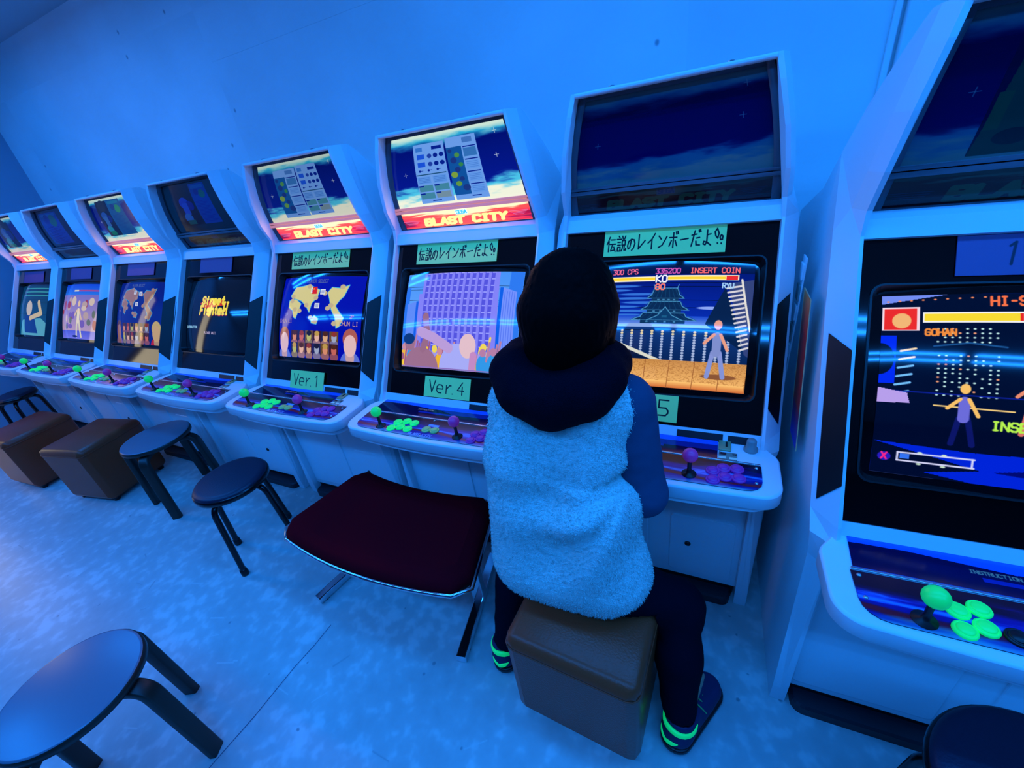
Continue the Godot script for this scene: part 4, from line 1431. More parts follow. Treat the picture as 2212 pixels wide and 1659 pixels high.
func paper(called: String, label: String, i: int, x0: float, x1: float, s0: float, s1: float, m: Material, lift_ := 0.0035) -> void:
	# a sheet stuck to the glass of cabinet i
	var cab := Transform3D(Basis(Vector3.UP, 0.026 if i == 7 else 0.0), Vector3(CABX[i], 0, 0.276 if i == 7 else 0.0))
	var s := st()
	var z := 0.0012
	quad_uv(s, Vector3(x0, -s1, z), Vector3(x1, -s1, z), Vector3(x1, -s0, z), Vector3(x0, -s0, z))
	var r := Rect2(0.005, 0.01, 0.01, 0.02)
	quad_uv(s, Vector3(x1, -s1, -z), Vector3(x0, -s1, -z), Vector3(x0, -s0, -z), Vector3(x1, -s0, -z), r)
	quad_uv(s, Vector3(x0, -s1, -z), Vector3(x1, -s1, -z), Vector3(x1, -s1, z), Vector3(x0, -s1, z), r)
	quad_uv(s, Vector3(x0, -s0, z), Vector3(x1, -s0, z), Vector3(x1, -s0, -z), Vector3(x0, -s0, -z), r)
	quad_uv(s, Vector3(x0, -s1, -z), Vector3(x0, -s1, z), Vector3(x0, -s0, z), Vector3(x0, -s0, -z), r)
	quad_uv(s, Vector3(x1, -s1, z), Vector3(x1, -s1, -z), Vector3(x1, -s0, -z), Vector3(x1, -s0, z), r)
	var o := part(called, done(s), m, self, cab * bez_xf() * Transform3D(Basis.IDENTITY, Vector3(0, 0, lift_)))
	tag(o, label, "sign", "handwritten signs on the cabinets")

# ---------------------------------------------------------------- the player
const HIPC := Vector3(-0.12, 0, 0.6)

func hand_bones(wrist: Vector3, dir: Vector3, up: Vector3, thumb_side: float, curl: float) -> Array:
	var side := dir.cross(up).normalized()      # towards the right when dir looks ahead
	up = side.cross(dir).normalized()
	var o := []
	var len_ := [0.066, 0.074, 0.070, 0.054]
	for k in 4:
		var x := (k - 1.5) * 0.0195 * -thumb_side
		var kn := wrist + dir * (0.082 - 0.005 * absf(k - 1.2)) + side * x
		o.append(bone(wrist + side * x * 0.55 + dir * 0.01, kn, 0.0145, 0.0115))
		var a := kn
		var t := curl * 0.35
		for j in 3:
			var d := (dir * cos(t) - up * sin(t)).normalized()
			var l: float = len_[k] * [0.46, 0.31, 0.23][j]
			o.append(bone(a, a + d * l, 0.0092 - j * 0.0008, 0.0086 - j * 0.0008))
			a += d * l
			t += curl * 0.55
	var root := wrist + dir * 0.028 + side * 0.022 * thumb_side
	var mid := root + (dir * 0.6 + side * thumb_side * 0.75 - up * 0.2).normalized() * 0.036
	o.append(bone(root, mid, 0.0125, 0.0105))
	o.append(bone(mid, mid + (dir * 0.9 + side * thumb_side * 0.2 - up * 0.35).normalized() * 0.030, 0.010, 0.0085))
	return o

func player() -> void:
	var c := thing("person", "person in cream fleece jacket and navy hood seated on brown cube playing, seen from behind", "person", HIPC)
	var P := func(x: float, y: float, z: float) -> Vector3:
		return Vector3(x, y, z) - HIPC
	# head frame
	var hb := Basis(Vector3.UP, -0.10) * Basis(Vector3.RIGHT, -0.22)
	var hx := Transform3D(hb, P.call(-0.145, 1.195, 0.445))
	var rs: Vector3 = P.call(-0.008, 0.980, 0.455)
	var re: Vector3 = P.call(0.035, 0.715, 0.485)
	var rw: Vector3 = P.call(-0.075, 0.785, 0.41)
	var ls: Vector3 = P.call(-0.330, 0.965, 0.425)
	var le: Vector3 = P.call(-0.368, 0.735, 0.415)
	var lw: Vector3 = P.call(-0.222, 0.815, 0.455)
	var hipr: Vector3 = P.call(-0.06, 0.465, 0.585)
	var hipl: Vector3 = P.call(-0.225, 0.465, 0.585)
	var kr: Vector3 = P.call(0.140, 0.335, 0.515)
	var kl: Vector3 = P.call(-0.365, 0.425, 0.50)
	var ar: Vector3 = P.call(0.168, 0.105, 0.675)
	var al: Vector3 = P.call(-0.372, 0.105, 0.655)
	# body: one continuous skin
	var s := st()
	var b := [bone(P.call(-0.20, 0.50, 0.56), P.call(-0.07, 0.50, 0.56), 0.08, 0.08), bone(P.call(-0.135, 0.52, 0.55), P.call(-0.155, 0.75, 0.50), 0.088, 0.09, Vector3(0.8, 1, 1.05)), bone(P.call(-0.155, 0.75, 0.50), P.call(-0.162, 0.93, 0.45), 0.09, 0.08, Vector3(0.75, 1, 1.1)),
		bone(P.call(-0.162, 0.95, 0.46), P.call(-0.155, 1.09, 0.445), 0.055, 0.05), bone(P.call(-0.162, 0.95, 0.46), rs, 0.06, 0.05), bone(P.call(-0.162, 0.95, 0.46), ls, 0.06, 0.05),
		bone(rs, re, 0.045, 0.036), bone(re, rw, 0.036, 0.024), bone(ls, le, 0.045, 0.036), bone(le, lw, 0.036, 0.024),
		bone(hipr, kr, 0.07, 0.05), bone(kr, ar, 0.048, 0.032), bone(hipl, kl, 0.07, 0.05), bone(kl, al, 0.048, 0.032),
		bone(ar, ar + Vector3(0.045, -0.055, -0.13), 0.033, 0.026), bone(al, al + Vector3(-0.03, -0.055, -0.13), 0.033, 0.026)]
	nets(s, P.call(-0.50, 0.0, 0.25), P.call(0.30, 1.13, 0.80), 0.013, func(p: Vector3) -> float: return field(b, p, 0.03))
	var hd := [bone(Vector3(0, 0.022, 0.012), Vector3(0, 0.012, -0.012), 0.088, 0.080, Vector3(1.12, 0.98, 0.92)), bone(Vector3(0, -0.045, -0.035), Vector3(0, -0.075, -0.045), 0.055, 0.034), bone(Vector3(0, 0.005, -0.092), Vector3(0, -0.024, -0.106), 0.009, 0.013),
		bone(Vector3(-0.02, -0.052, -0.086), Vector3(0.02, -0.052, -0.086), 0.008, 0.008), bone(Vector3(-0.018, -0.062, -0.083), Vector3(0.018, -0.062, -0.083), 0.009, 0.009),
		bone(Vector3(-0.078, 0.012, 0.008), Vector3(-0.077, -0.02, 0.0), 0.016, 0.011, Vector3(2.2, 1, 1)), bone(Vector3(0.078, 0.012, 0.008), Vector3(0.077, -0.02, 0.0), 0.016, 0.011, Vector3(2.2, 1, 1)),
		bone(Vector3(-0.045, 0.028, -0.077), Vector3(-0.015, 0.026, -0.088), 0.008, 0.008), bone(Vector3(0.045, 0.028, -0.077), Vector3(0.015, 0.026, -0.088), 0.008, 0.008), bone(Vector3(0, -0.03, 0.02), Vector3(0, -0.11, 0.015), 0.052, 0.05)]
	var hinv := hx.affine_inverse()
	nets(s, hx.origin - Vector3(0.13, 0.15, 0.15), hx.origin + Vector3(0.13, 0.14, 0.14), 0.0045, func(p: Vector3) -> float: return field(hd, hinv * p, 0.014))
	var rh := hand_bones(rw, Vector3(-0.35, -0.25, -0.9).normalized(), Vector3.UP, -1.0, 0.8)
	nets(s, rw - Vector3(0.14, 0.14, 0.20), rw + Vector3(0.12, 0.08, 0.06), 0.0035, func(p: Vector3) -> float: return field(rh, p, 0.005))
	var lh := hand_bones(lw, Vector3(0.12, -0.12, -0.98).normalized(), Vector3.UP, 1.0, 1.6)
	nets(s, lw - Vector3(0.12, 0.16, 0.20), lw + Vector3(0.14, 0.08, 0.06), 0.0035, func(p: Vector3) -> float: return field(lh, p, 0.005))
	var body := part("body", done(s), mats.skin, c)
	for sx in [-1, 1]:
		s = st()
		ball(s, hx * Vector3(0.030 * sx, 0.008, -0.081), 0.0105, 12)
		var eye := part("eye", done(s), mats.eye_white, body)
		s = st()
		ball(s, hx * Vector3(0.030 * sx, 0.007, -0.0885), 0.0048, 10)
		part("iris", done(s), mats.hair, eye)
	# trousers
	s = st()
	var tr := [bone(P.call(-0.215, 0.49, 0.575), P.call(-0.06, 0.49, 0.575), 0.10, 0.10), bone(hipr, kr, 0.090, 0.066), bone(kr, kr.lerp(ar, 0.5), 0.065, 0.058), bone(kr.lerp(ar, 0.5), ar, 0.060, 0.047), bone(hipl, kl, 0.098, 0.070), bone(kl, al, 0.068, 0.050)]
	var n2 := FastNoiseLite.new()
	n2.seed = 9
	n2.frequency = 9.0
	nets(s, P.call(-0.52, 0.085, 0.33), P.call(0.30, 0.70, 0.82), 0.009, func(p: Vector3) -> float:
		var d := field(tr, p, 0.035)
		if absf(d) < 0.03:
			d += 0.004 * n2.get_noise_3d(p.x, p.y * 2.5, p.z)
		return maxf(maxf(d, 0.105 - (p + HIPC).y), 0.395 - (p + HIPC).y if (p + HIPC).z > 0.44 and absf((p + HIPC).x + 0.093) < 0.182 else -1.0))
	part("trousers", done(s), mats.trousers, c)
	# fleece jacket
	s = st()
	var co := [bone(P.call(-0.085, 0.945, 0.47), P.call(-0.090, 0.86, 0.495), 0.098, 0.098), bone(P.call(-0.100, 0.80, 0.51), P.call(-0.085, 0.70, 0.54), 0.102, 0.120), bone(P.call(-0.085, 0.70, 0.54), P.call(-0.062, 0.48, 0.565), 0.120, 0.132),
		bone(P.call(-0.265, 0.935, 0.47), P.call(-0.268, 0.80, 0.51), 0.098, 0.112), bone(P.call(-0.268, 0.80, 0.51), P.call(-0.262, 0.48, 0.565), 0.115, 0.132), bone(P.call(-0.17, 0.935, 0.455), P.call(-0.165, 0.48, 0.565), 0.085, 0.130),
		bone(P.call(-0.075, 0.96, 0.46), P.call(-0.035, 0.965, 0.46), 0.078, 0.074), bone(P.call(-0.26, 0.95, 0.47), P.call(-0.305, 0.94, 0.475), 0.072, 0.062)]
	var n3 := FastNoiseLite.new()
	n3.seed = 12
	n3.frequency = 55.0
	var notch: Vector3 = P.call(0.012, 0.805, 0.52)
	nets(s, P.call(-0.46, 0.40, 0.30), P.call(0.14, 1.09, 0.76), 0.0065, func(p: Vector3) -> float:
		var d := field(co, p, 0.045)
		if absf(d) < 0.035:
			var q := Vector2(p.x - notch.x, p.y - notch.y)
			var r := q.length()
			var th := atan2(q.y, q.x)
			var w := exp(-pow((r - 0.20) / 0.15, 2)) * smoothstep(0.05, -0.1, q.y)
			d += 0.012 * w * sin(th * 8.5 + r * 9.0)
			d += 0.026 * exp(-(q.x * q.x * 260 + q.y * q.y * 2600))
			d += 0.0022 * n3.get_noise_3dv(p)
		var g := p + HIPC
		var hem := 0.425 + 0.35 * maxf(0.0, g.x + 0.02) + 0.30 * maxf(0.0, -0.27 - g.x)
		if g.y > 0.80:
			d = maxf(d, g.x - 0.030 + 0.004 * n2.get_noise_2d(g.y, g.z))
		return maxf(d, hem - g.y))
	var jacket_mesh := done(s)
	var jacket := part("fleece_jacket", jacket_mesh, mats.fleece, c)
	pile(jacket, jacket_mesh, mats.fleece, 42000)
	# sleeves
	s = st()
	var sl := [bone(rs + Vector3(-0.004, -0.012, 0), re, 0.070, 0.058), bone(re, rw + (re - rw) * 0.1, 0.056, 0.040), bone(ls + Vector3(0.01, -0.015, 0), le, 0.070, 0.054), bone(le, lw + (le - lw) * 0.1, 0.054, 0.040)]
	nets(s, P.call(-0.47, 0.62, 0.32), P.call(0.13, 1.08, 0.58), 0.008, func(p: Vector3) -> float:
		var d := field(sl, p, 0.03)
		if absf(d) < 0.03:
			d += 0.003 * n2.get_noise_3d(p.x, p.y * 3.0, p.z)
		return d)
	part("sleeves", done(s), mats.sleeve, c)
	# hood lying on the back of the neck
	s = st()
	var ho := [bone(P.call(-0.275, 1.055, 0.43), P.call(-0.272, 1.055, 0.50), 0.055, 0.062), bone(P.call(-0.272, 1.055, 0.50), P.call(-0.235, 1.03, 0.542), 0.062, 0.064), bone(P.call(-0.235, 1.03, 0.542), P.call(-0.168, 1.016, 0.556), 0.064, 0.066), bone(P.call(-0.168, 1.016, 0.556), P.call(-0.09, 1.035, 0.545), 0.066, 0.060),
		bone(P.call(-0.09, 1.035, 0.545), P.call(-0.058, 1.06, 0.50), 0.060, 0.054), bone(P.call(-0.058, 1.06, 0.50), P.call(-0.058, 1.06, 0.43), 0.054, 0.05), bone(P.call(-0.058, 1.06, 0.43), P.call(-0.12, 1.02, 0.375), 0.05, 0.045), bone(P.call(-0.275, 1.055, 0.43), P.call(-0.20, 1.01, 0.375), 0.055, 0.045)]
	nets(s, P.call(-0.37, 0.90, 0.30), P.call(0.05, 1.16, 0.66), 0.007, func(p: Vector3) -> float:
		var d := field(ho, p, 0.03)
		if absf(d) < 0.03:
			d += 0.0022 * n3.get_noise_3dv(p) + 0.005 * n2.get_noise_3dv(p)
		return d)
	part("hood", done(s), mats.navy_fleece, c)
	# bobbed hair
	s = st()
	var ha := [bone(P.call(-0.138, 1.235, 0.44), P.call(-0.143, 1.205, 0.455), 0.100, 0.102, Vector3(0.99, 0.97, 0.94)), bone(P.call(-0.218, 1.20, 0.445), P.call(-0.226, 1.085, 0.45), 0.036, 0.026), bone(P.call(-0.066, 1.20, 0.44), P.call(-0.062, 1.115, 0.43), 0.038, 0.022),
		bone(P.call(-0.185, 1.20, 0.485), P.call(-0.19, 1.06, 0.487), 0.062, 0.048), bone(P.call(-0.102, 1.20, 0.485), P.call(-0.105, 1.065, 0.485), 0.062, 0.043), bone(P.call(-0.15, 1.15, 0.485), P.call(-0.15, 1.05, 0.485), 0.06, 0.05)]
	var face: Vector3 = hx * Vector3(0, -0.045, -0.095)
	var n4 := FastNoiseLite.new()
	n4.seed = 15
	n4.frequency = 1.0
	nets(s, P.call(-0.30, 1.02, 0.29), P.call(0.02, 1.37, 0.60), 0.005, func(p: Vector3) -> float:
		var d := field(ha, p, 0.03)
		if absf(d) < 0.03:
			var a := atan2(p.x - hx.origin.x, p.z - hx.origin.z)
			d += 0.0035 * n4.get_noise_2d(a * 55.0, p.y * 9.0)
		return maxf(d, 0.082 - (p - face).length()))
	part("hair", done(s), mats.hair, c)
	# shoes
	s = st()
	var sh := [bone(Vector3(0, 0.045, -0.045), Vector3(0.004, 0.042, -0.20), 0.040, 0.042, Vector3(1, 1.05, 1)), bone(Vector3(0, 0.05, -0.045), Vector3(0, 0.085, -0.055), 0.040, 0.042), bone(Vector3(0, 0.075, -0.09), Vector3(0, 0.05, -0.16), 0.036, 0.036)]
	nets(s, Vector3(-0.07, 0.0, -0.27), Vector3(0.07, 0.15, 0.02), 0.005, func(p: Vector3) -> float:
		var d := field(sh, p, 0.02)
		return maxf(maxf(d, 0.014 - p.y), maxf(p.y - 0.108 - 0.25 * (p.z + 0.05), 0.032 - Vector2(p.x, p.z + 0.06).length() if p.y > 0.075 else -1.0)))
	meshes.shoe = done(s)
	s = st()
	var so := [bone(Vector3(0, 0.012, -0.042), Vector3(0.004, 0.012, -0.205), 0.044, 0.047)]
	nets(s, Vector3(-0.07, -0.01, -0.27), Vector3(0.07, 0.04, 0.02), 0.005, func(p: Vector3) -> float:
		return maxf(field(so, p, 0.0), absf(p.y - 0.0115) - 0.0105))
	meshes.sole = done(s)
	var arc := func(r: float, y0: float, y1: float, a0: float, a1: float, z: float) -> Array:
		var p := []
		for i in 15:
			var t := i / 14.0
			var a := lerpf(a0, a1, t)
			p.append(Vector3(r * sin(a), lerpf(y0, y1, absf(t - 0.5) * 2), z + r * cos(a) * 1.08))
		return p
	s = st()
	sweep(s, arc.call(0.0405, 0.094, 0.080, -2.0, 2.0, -0.056), rrect(0.010, 0.020, 0.004, 2), Vector3.UP)
	meshes.collar = done(s)
	s = st()
	sweep(s, arc.call(0.0425, 0.042, 0.058, -1.1, 0.55, -0.047), rrect(0.007, 0.017, 0.003, 2), Vector3.UP, true, [0.15, 0.5, 0.8, 1, 1, 1, 1, 1, 1, 1, 1, 0.9, 0.7, 0.45, 0.15])
	meshes.heel_flash = done(s)
	s = st()
	for k in 3:
		var z := -0.115 - k * 0.020
		sweep(s, [Vector3(0.012, 0.101 + k * -0.010, z), Vector3(0.030, 0.088 + k * -0.010, z - 0.004), Vector3(0.040, 0.066 + k * -0.006, z - 0.012)], rrect(0.004, 0.0035, 0.001, 1), Vector3.BACK)
	meshes.laces = done(s)
	for q in [[Vector3(0.150, 0, 0.740), -0.43], [Vector3(-0.378, 0, 0.718), 0.22]]:
		var shoe := part("shoe", meshes.shoe, mats.shoe, c, Transform3D(Basis(Vector3.UP, q[1]), q[0] - HIPC))
		part("sole", meshes.sole, mats.black_plastic, shoe)
		part("fluorescing_collar", meshes.collar, mats.fluorescing_trim, shoe)  # shoe trim: glow put into the material for fluorescent cloth
		part("fluorescing_heel_flash", meshes.heel_flash, mats.fluorescing_trim, shoe)
		part("laces", meshes.laces, mats.lace, shoe)

func pile(on: MeshInstance3D, m: ArrayMesh, material: Material, n: int) -> void:
	# short tufts standing on a cloth's surface
	var a := m.surface_get_arrays(0)
	var v: PackedVector3Array = a[Mesh.ARRAY_VERTEX]
	var nn: PackedVector3Array = a[Mesh.ARRAY_NORMAL]
	var idx: PackedInt32Array = a[Mesh.ARRAY_INDEX] if a[Mesh.ARRAY_INDEX] != null else PackedInt32Array(range(v.size()))
	var s := st()
	for k in 3:
		var t := TAU * k / 3
		var d := Vector3(cos(t), 0, sin(t))
		tri(s, d * 0.0016, d.rotated(Vector3.UP, -TAU / 3) * 0.0016, Vector3(0.0012, 0.0062, 0.0008), true)
	var mm := MultiMesh.new()
	mm.transform_format = MultiMesh.TRANSFORM_3D
	mm.mesh = done(s)
	mm.instance_count = n
	rng.seed = 99
	for i in n:
		var t := rng.randi_range(0, idx.size() / 3 - 1) * 3
		var b := Vector3(rng.randf(), rng.randf(), rng.randf())
		b /= b.x + b.y + b.z
		var p := v[idx[t]] * b.x + v[idx[t + 1]] * b.y + v[idx[t + 2]] * b.z
		var up := (nn[idx[t]] + Vector3(rng.randf_range(-0.7, 0.7), rng.randf_range(-0.9, 0.4), rng.randf_range(-0.7, 0.7))).normalized()
		var side := up.cross(Vector3(0.31, 0.2, 0.93)).normalized()
		var k := rng.randf_range(0.7, 1.25)
		mm.set_instance_transform(i, Transform3D(Basis(side * k, up * k, side.cross(up) * k), p - up * 0.0012))
	var o := MultiMeshInstance3D.new()
	o.name = "fleece_pile"
	o.multimesh = mm
	o.material_override = material
	o.set_meta("kind", "stuff")
	on.add_child(o, true)

# ---------------------------------------------------------------- the scene
func _ready() -> void:
	# camera
	var cam := Camera3D.new()
	cam.name = "camera"
	cam.fov = 84.347
	cam.keep_aspect = Camera3D.KEEP_HEIGHT
	cam.near = 0.05
	cam.far = 60.0
	cam.transform = Transform3D(Basis(Vector3.UP, 0.4954) * Basis(Vector3.RIGHT, -0.4941) * Basis(Vector3.BACK, -0.1586), Vector3(0.1658, 1.5345, 1.3445))
	add_child(cam)
	cam.current = true
	# sky: warm daylight outside the open door in the left wall; exposure
	var we := WorldEnvironment.new()
	we.name = "world"
	var env := Environment.new()
	env.background_mode = Environment.BG_COLOR
	env.background_color = Color(1.0, 0.93, 0.80)
	env.background_energy_multiplier = 2.5
	env.tonemap_mode = Environment.TONE_MAPPER_LINEAR
	env.tonemap_exposure = 1.0
	env.sdfgi_enabled = true
	env.ssao_enabled = true
	env.ssil_enabled = true
	we.environment = env
	add_child(we)
	materials()
	# two rows of twin blue tubes on the ceiling
	lamps(0.74, 1.06)
	setting()
	build_cab_meshes()
	cabinets()
	furniture()
	signs()
	player()

func lamps(near_wall: float, over_floor: float) -> void:
	var col := BLUE.linear_to_srgb()
	var tube := st()
	var prof := []
	lathe(tube, [Vector2(0, -0.575), Vector2(0.013, -0.575), Vector2(0.013, 0.575), Vector2(0, 0.575)], 10, Transform3D(Basis(Vector3.BACK, PI / 2), Vector3.ZERO))
	var tube_mesh := done(tube)
	var house := box_mesh(Vector3(0, -0.015, 0), Vector3(1.19, 0.03, 0.17), 0.006)
	for r in 2:
		for k in 7:
			if r == 0 and k == 2:
				continue   # no fitting here: the wall is dimmer in the middle
			var t := thing("twin_tube_lamp", "white ceiling batten with two blue light tubes", "lamp", Vector3(-4.35 + 1.25 * k, 2.67, [0.55, 2.0][r]), 0.0, "blue ceiling tube lamps")
			part("housing", house, mats.plastic, t)
			for sg in [-1, 1]:
				part("light_tube", tube_mesh, mats.tube, t, Transform3D(Basis.IDENTITY, Vector3(0, -0.046, 0.065 * sg)))
				var l := AreaLight3D.new()
				l.name = "tube_light"
				l.area_size = Vector2(1.15, 0.026)
				l.light_color = col
				l.light_energy = [near_wall, over_floor][r]
				l.area_range = 15.0
				l.area_attenuation = 2.0
				l.shadow_enabled = true
				l.transform = Transform3D(Basis(Vector3.RIGHT, -PI / 2), Vector3(0, -0.061, 0.065 * sg))
				t.add_child(l, true)

func materials() -> void:
	var m := StandardMaterial3D.new()
	m.albedo_color = Color(0.90, 0.91, 0.92)
	m.roughness = 0.32
	mats.plastic = m
	mats.steel = mat(Color(0.8, 0.8, 0.82), 0.25, 0.9)
	mats.chrome = mat(Color(0.86, 0.86, 0.88), 0.12, 1.0)
	mats.inlay = mat(Color(0.035, 0.035, 0.04), 0.42)
	mats.frame = mat(Color(0.30, 0.32, 0.36), 0.38)
	mats.rail = mat(Color(0.42, 0.44, 0.48), 0.25)
	mats.black_glass = mat(Color(0.012, 0.012, 0.014), 0.06)
	mats.black_plastic = mat(Color(0.03, 0.03, 0.035), 0.4)
	mats.black_gloss = mat(Color(0.02, 0.02, 0.025), 0.22)
	mats.grey_plastic = mat(Color(0.55, 0.58, 0.56), 0.5)
	mats.brass = mat(Color(0.62, 0.66, 0.48), 0.4, 0.3)
	mats.label = mat(Color(0.06, 0.06, 0.10), 0.45)
	mats.olive = mat(Color(0.75, 0.85, 0.45), 0.35)
	mats.skin = mat(Color(0.82, 0.62, 0.50), 0.55)
	mats.eye_white = mat(Color(0.92, 0.92, 0.9), 0.2)
	mats.hair = mat(Color(0.022, 0.02, 0.022), 0.6, 0.0, "hair")
	mats.hair.metallic_specular = 0.12
	mats.shoe = mat(Color(0.10, 0.13, 0.30), 0.7)
	mats.lace = mat(Color(0.25, 0.75, 0.40), 0.7)
	# plastics and cloth whose fluorescing under the blue light is put in as emission
	for q in [["green", Color(0.25, 1.0, 0.40), Color(0.0, 0.85, 0.36), 0.42], ["green_ball", Color(0.25, 1.0, 0.40), Color(0.0, 0.80, 0.34), 0.30], ["purple", Color(0.62, 0.20, 0.62), Color(0.46, 0.10, 0.55), 0.08], ["purple_ball", Color(0.66, 0.24, 0.58), Color(0.62, 0.10, 0.44), 0.11], ["fluorescing_trim", Color(0.3, 1.0, 0.45), Color(0.0, 0.85, 0.40), 0.42]]:
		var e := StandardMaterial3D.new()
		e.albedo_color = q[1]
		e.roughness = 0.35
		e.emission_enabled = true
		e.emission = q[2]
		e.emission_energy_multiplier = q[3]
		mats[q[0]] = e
	var t := StandardMaterial3D.new()
	t.albedo_color = Color(0.8, 0.85, 0.9)
	t.emission_enabled = true
	t.emission = BLUE.linear_to_srgb()
	t.emission_energy_multiplier = 7.0
	mats.tube = t
	var lr := StandardMaterial3D.new()  # clear rail: light from the sign behind painted in as emission
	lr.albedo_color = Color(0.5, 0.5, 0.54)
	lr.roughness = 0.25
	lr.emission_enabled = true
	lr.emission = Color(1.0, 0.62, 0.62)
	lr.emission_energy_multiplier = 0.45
	mats.painted_glow_rail = lr
	mats.leather = bumpy(mat(Color(0.70, 0.25, 0.14), 0.30, 0.0, "leather"), 0.06, 256, 0.12, 0.05, 4)
	mats.leather.metallic_specular = 0.38
	mats.velvet = mat(Color(0.46, 0.03, 0.075), 0.9, 0.0, "velvet")
	mats.velvet.metallic_specular = 0.12
	mats.vinyl = bumpy(mat(Color(0.10, 0.11, 0.20), 0.42, 0.0, "vinyl"), 0.06, 256, 0.10, 0.04, 5)
	mats.dark_wood = mat(Color(0.17, 0.13, 0.09), 0.42)
	mats.laminate = mat(Color(0.42, 0.45, 0.50), 0.28)
	mats.trousers = bumpy(mat(Color(0.035, 0.04, 0.10), 0.9, 0.0, "trousers"), 0.10, 256, 0.06, 0.05, 6)
	mats.sleeve = bumpy(mat(Color(0.20, 0.30, 0.40), 0.9, 0.0, "sleeve"), 0.10, 256, 0.06, 0.06, 7)
	mats.navy_fleece = bumpy(mat(Color(0.03, 0.03, 0.085), 0.95, 0.0, "navy"), 0.08, 256, 0.07, 0.25, 8)
	mats.fleece = bumpy(mat(Color(0.84, 0.91, 0.86), 0.95, 0.0, "fleece"), 0.08, 256, 0.07, 0.30, 9)
	for k in ["navy_fleece", "trousers", "sleeve"]:
		mats[k].metallic_specular = 0.18
	mats.plate = tex_mat(plate_print(), 0.18)
	mats.card = tex_mat(card_print(), 0.12)
	var pr := canvas(64, 40, Color(0.42, 0.55, 0.50))
	rect(pr, 0.08, 0.15, 0.92, 0.45, Color(0.85, 0.92, 0.80))
	text(pr, "50", Vector2(18, 22), 12, 2.5, Color(0.1, 0.12, 0.15), 1.2)
	rect(pr, 0.6, 0.55, 0.92, 0.9, Color(0.1, 0.1, 0.15))
	mats.price = tex_mat(pr, 0.4)
	mats.price.uv1_triplanar = true
	mats.price.uv1_scale = Vector3(22, 22, 33)
	var w := tex_mat(wall_print(), 0.55)
	w.uv1_triplanar = true
	w.uv1_world_triplanar = true
	w.uv1_scale = Vector3.ONE / 2.4
	mats.wall = w
	var f := tex_mat(floor_print(), 0.34)
	f.uv1_triplanar = true
	f.uv1_world_triplanar = true
	f.uv1_scale = Vector3.ONE / 2.6
	mats.floor = f
	mats.left_wall = mat(Color(0.62, 0.63, 0.70), 0.6)
	mats.kick = mat(Color(0.11, 0.11, 0.15), 0.5)
	mats.ceiling = mat(Color(0.72, 0.73, 0.75), 0.8)
	mats.dark_paint = mat(Color(0.30, 0.32, 0.40), 0.7)
	mats.asphalt = mat(Color(0.45, 0.44, 0.42), 0.9)

func setting() -> void:
	struct_("floor", box_mesh(Vector3(-0.55, -0.05, 1.88), Vector3(9.4, 0.1, 5.2)), mats.floor)
	struct_("wall_back", box_mesh(Vector3(-0.55, 1.33, -0.67), Vector3(9.4, 2.74, 0.1)), mats.wall)
	struct_("ceiling", box_mesh(Vector3(-0.55, 2.72, 1.88), Vector3(9.4, 0.1, 5.2)), mats.ceiling)
	struct_("wall_right", box_mesh(Vector3(4.1, 1.33, 1.88), Vector3(0.1, 2.74, 5.2)), mats.dark_paint)
	struct_("wall_front", box_mesh(Vector3(-0.55, 1.33, 4.43), Vector3(9.4, 2.74, 0.1)), mats.dark_paint)
	# left wall round an open doorway
	var s := st()
	var z0 := 0.95
	var z1 := 1.36
	box(s, Vector3(-5.2, 1.33, (-0.72 + z0) / 2), Vector3(0.1, 2.74, z0 + 0.72))
	box(s, Vector3(-5.2, 1.33, (z1 + 4.48) / 2), Vector3(0.1, 2.74, 4.48 - z1))
	box(s, Vector3(-5.2, 2.57, (z0 + z1) / 2), Vector3(0.1, 0.26, z1 - z0))
	struct_("wall_left", done(s), mats.left_wall)
	s = st()
	box(s, Vector3(-5.2, 1.22, z0 + 0.02), Vector3(0.14, 2.44, 0.05), 0.004)
	box(s, Vector3(-5.2, 1.22, z1 - 0.02), Vector3(0.14, 2.44, 0.05), 0.004)
	box(s, Vector3(-5.2, 2.415, (z0 + z1) / 2), Vector3(0.14, 0.05, z1 - z0), 0.004)
	struct_("door_1", done(s), mats.dark_paint)
	struct_("pavement", box_mesh(Vector3(-8.3, -0.07, 1.2), Vector3(6.0, 0.1, 6.0)), mats.asphalt)
	# trims: pilaster beside the last cabinet, panel seam high on the back wall, floor joint
	struct_("trim_1", box_mesh(Vector3(0.69, 1.33, -0.60), Vector3(0.19, 2.66, 0.04), 0.004), mats.wall)
	s = st()
	box(s, Vector3(0.578, 1.98, -0.613), Vector3(0.018, 1.80, 0.016), 0.003)
	struct_("trim_2", done(s), mats.plastic)
	struct_("trim_3", box_mesh(Vector3(-1.75, 2.185, -0.6195), Vector3(1.3, 0.004, 0.002)), mats.wall)
	s = st()
	var p := []
	rng.seed = 77
	for k in 14:
		p.append(Vector3(-1.17 + 0.012 * k * 0.35 + rng.randf_range(-0.006, 0.006), 0.0006, 1.9 - k * 0.085))
	for k in p.size() - 1:
		quad(s, p[k] + Vector3(-0.0015, 0, 0), p[k] + Vector3(0.0015, 0, 0), p[k + 1] + Vector3(0.0015, 0, 0), p[k + 1] + Vector3(-0.0015, 0, 0))
	struct_("trim_4", done(s), mats.dark_paint)

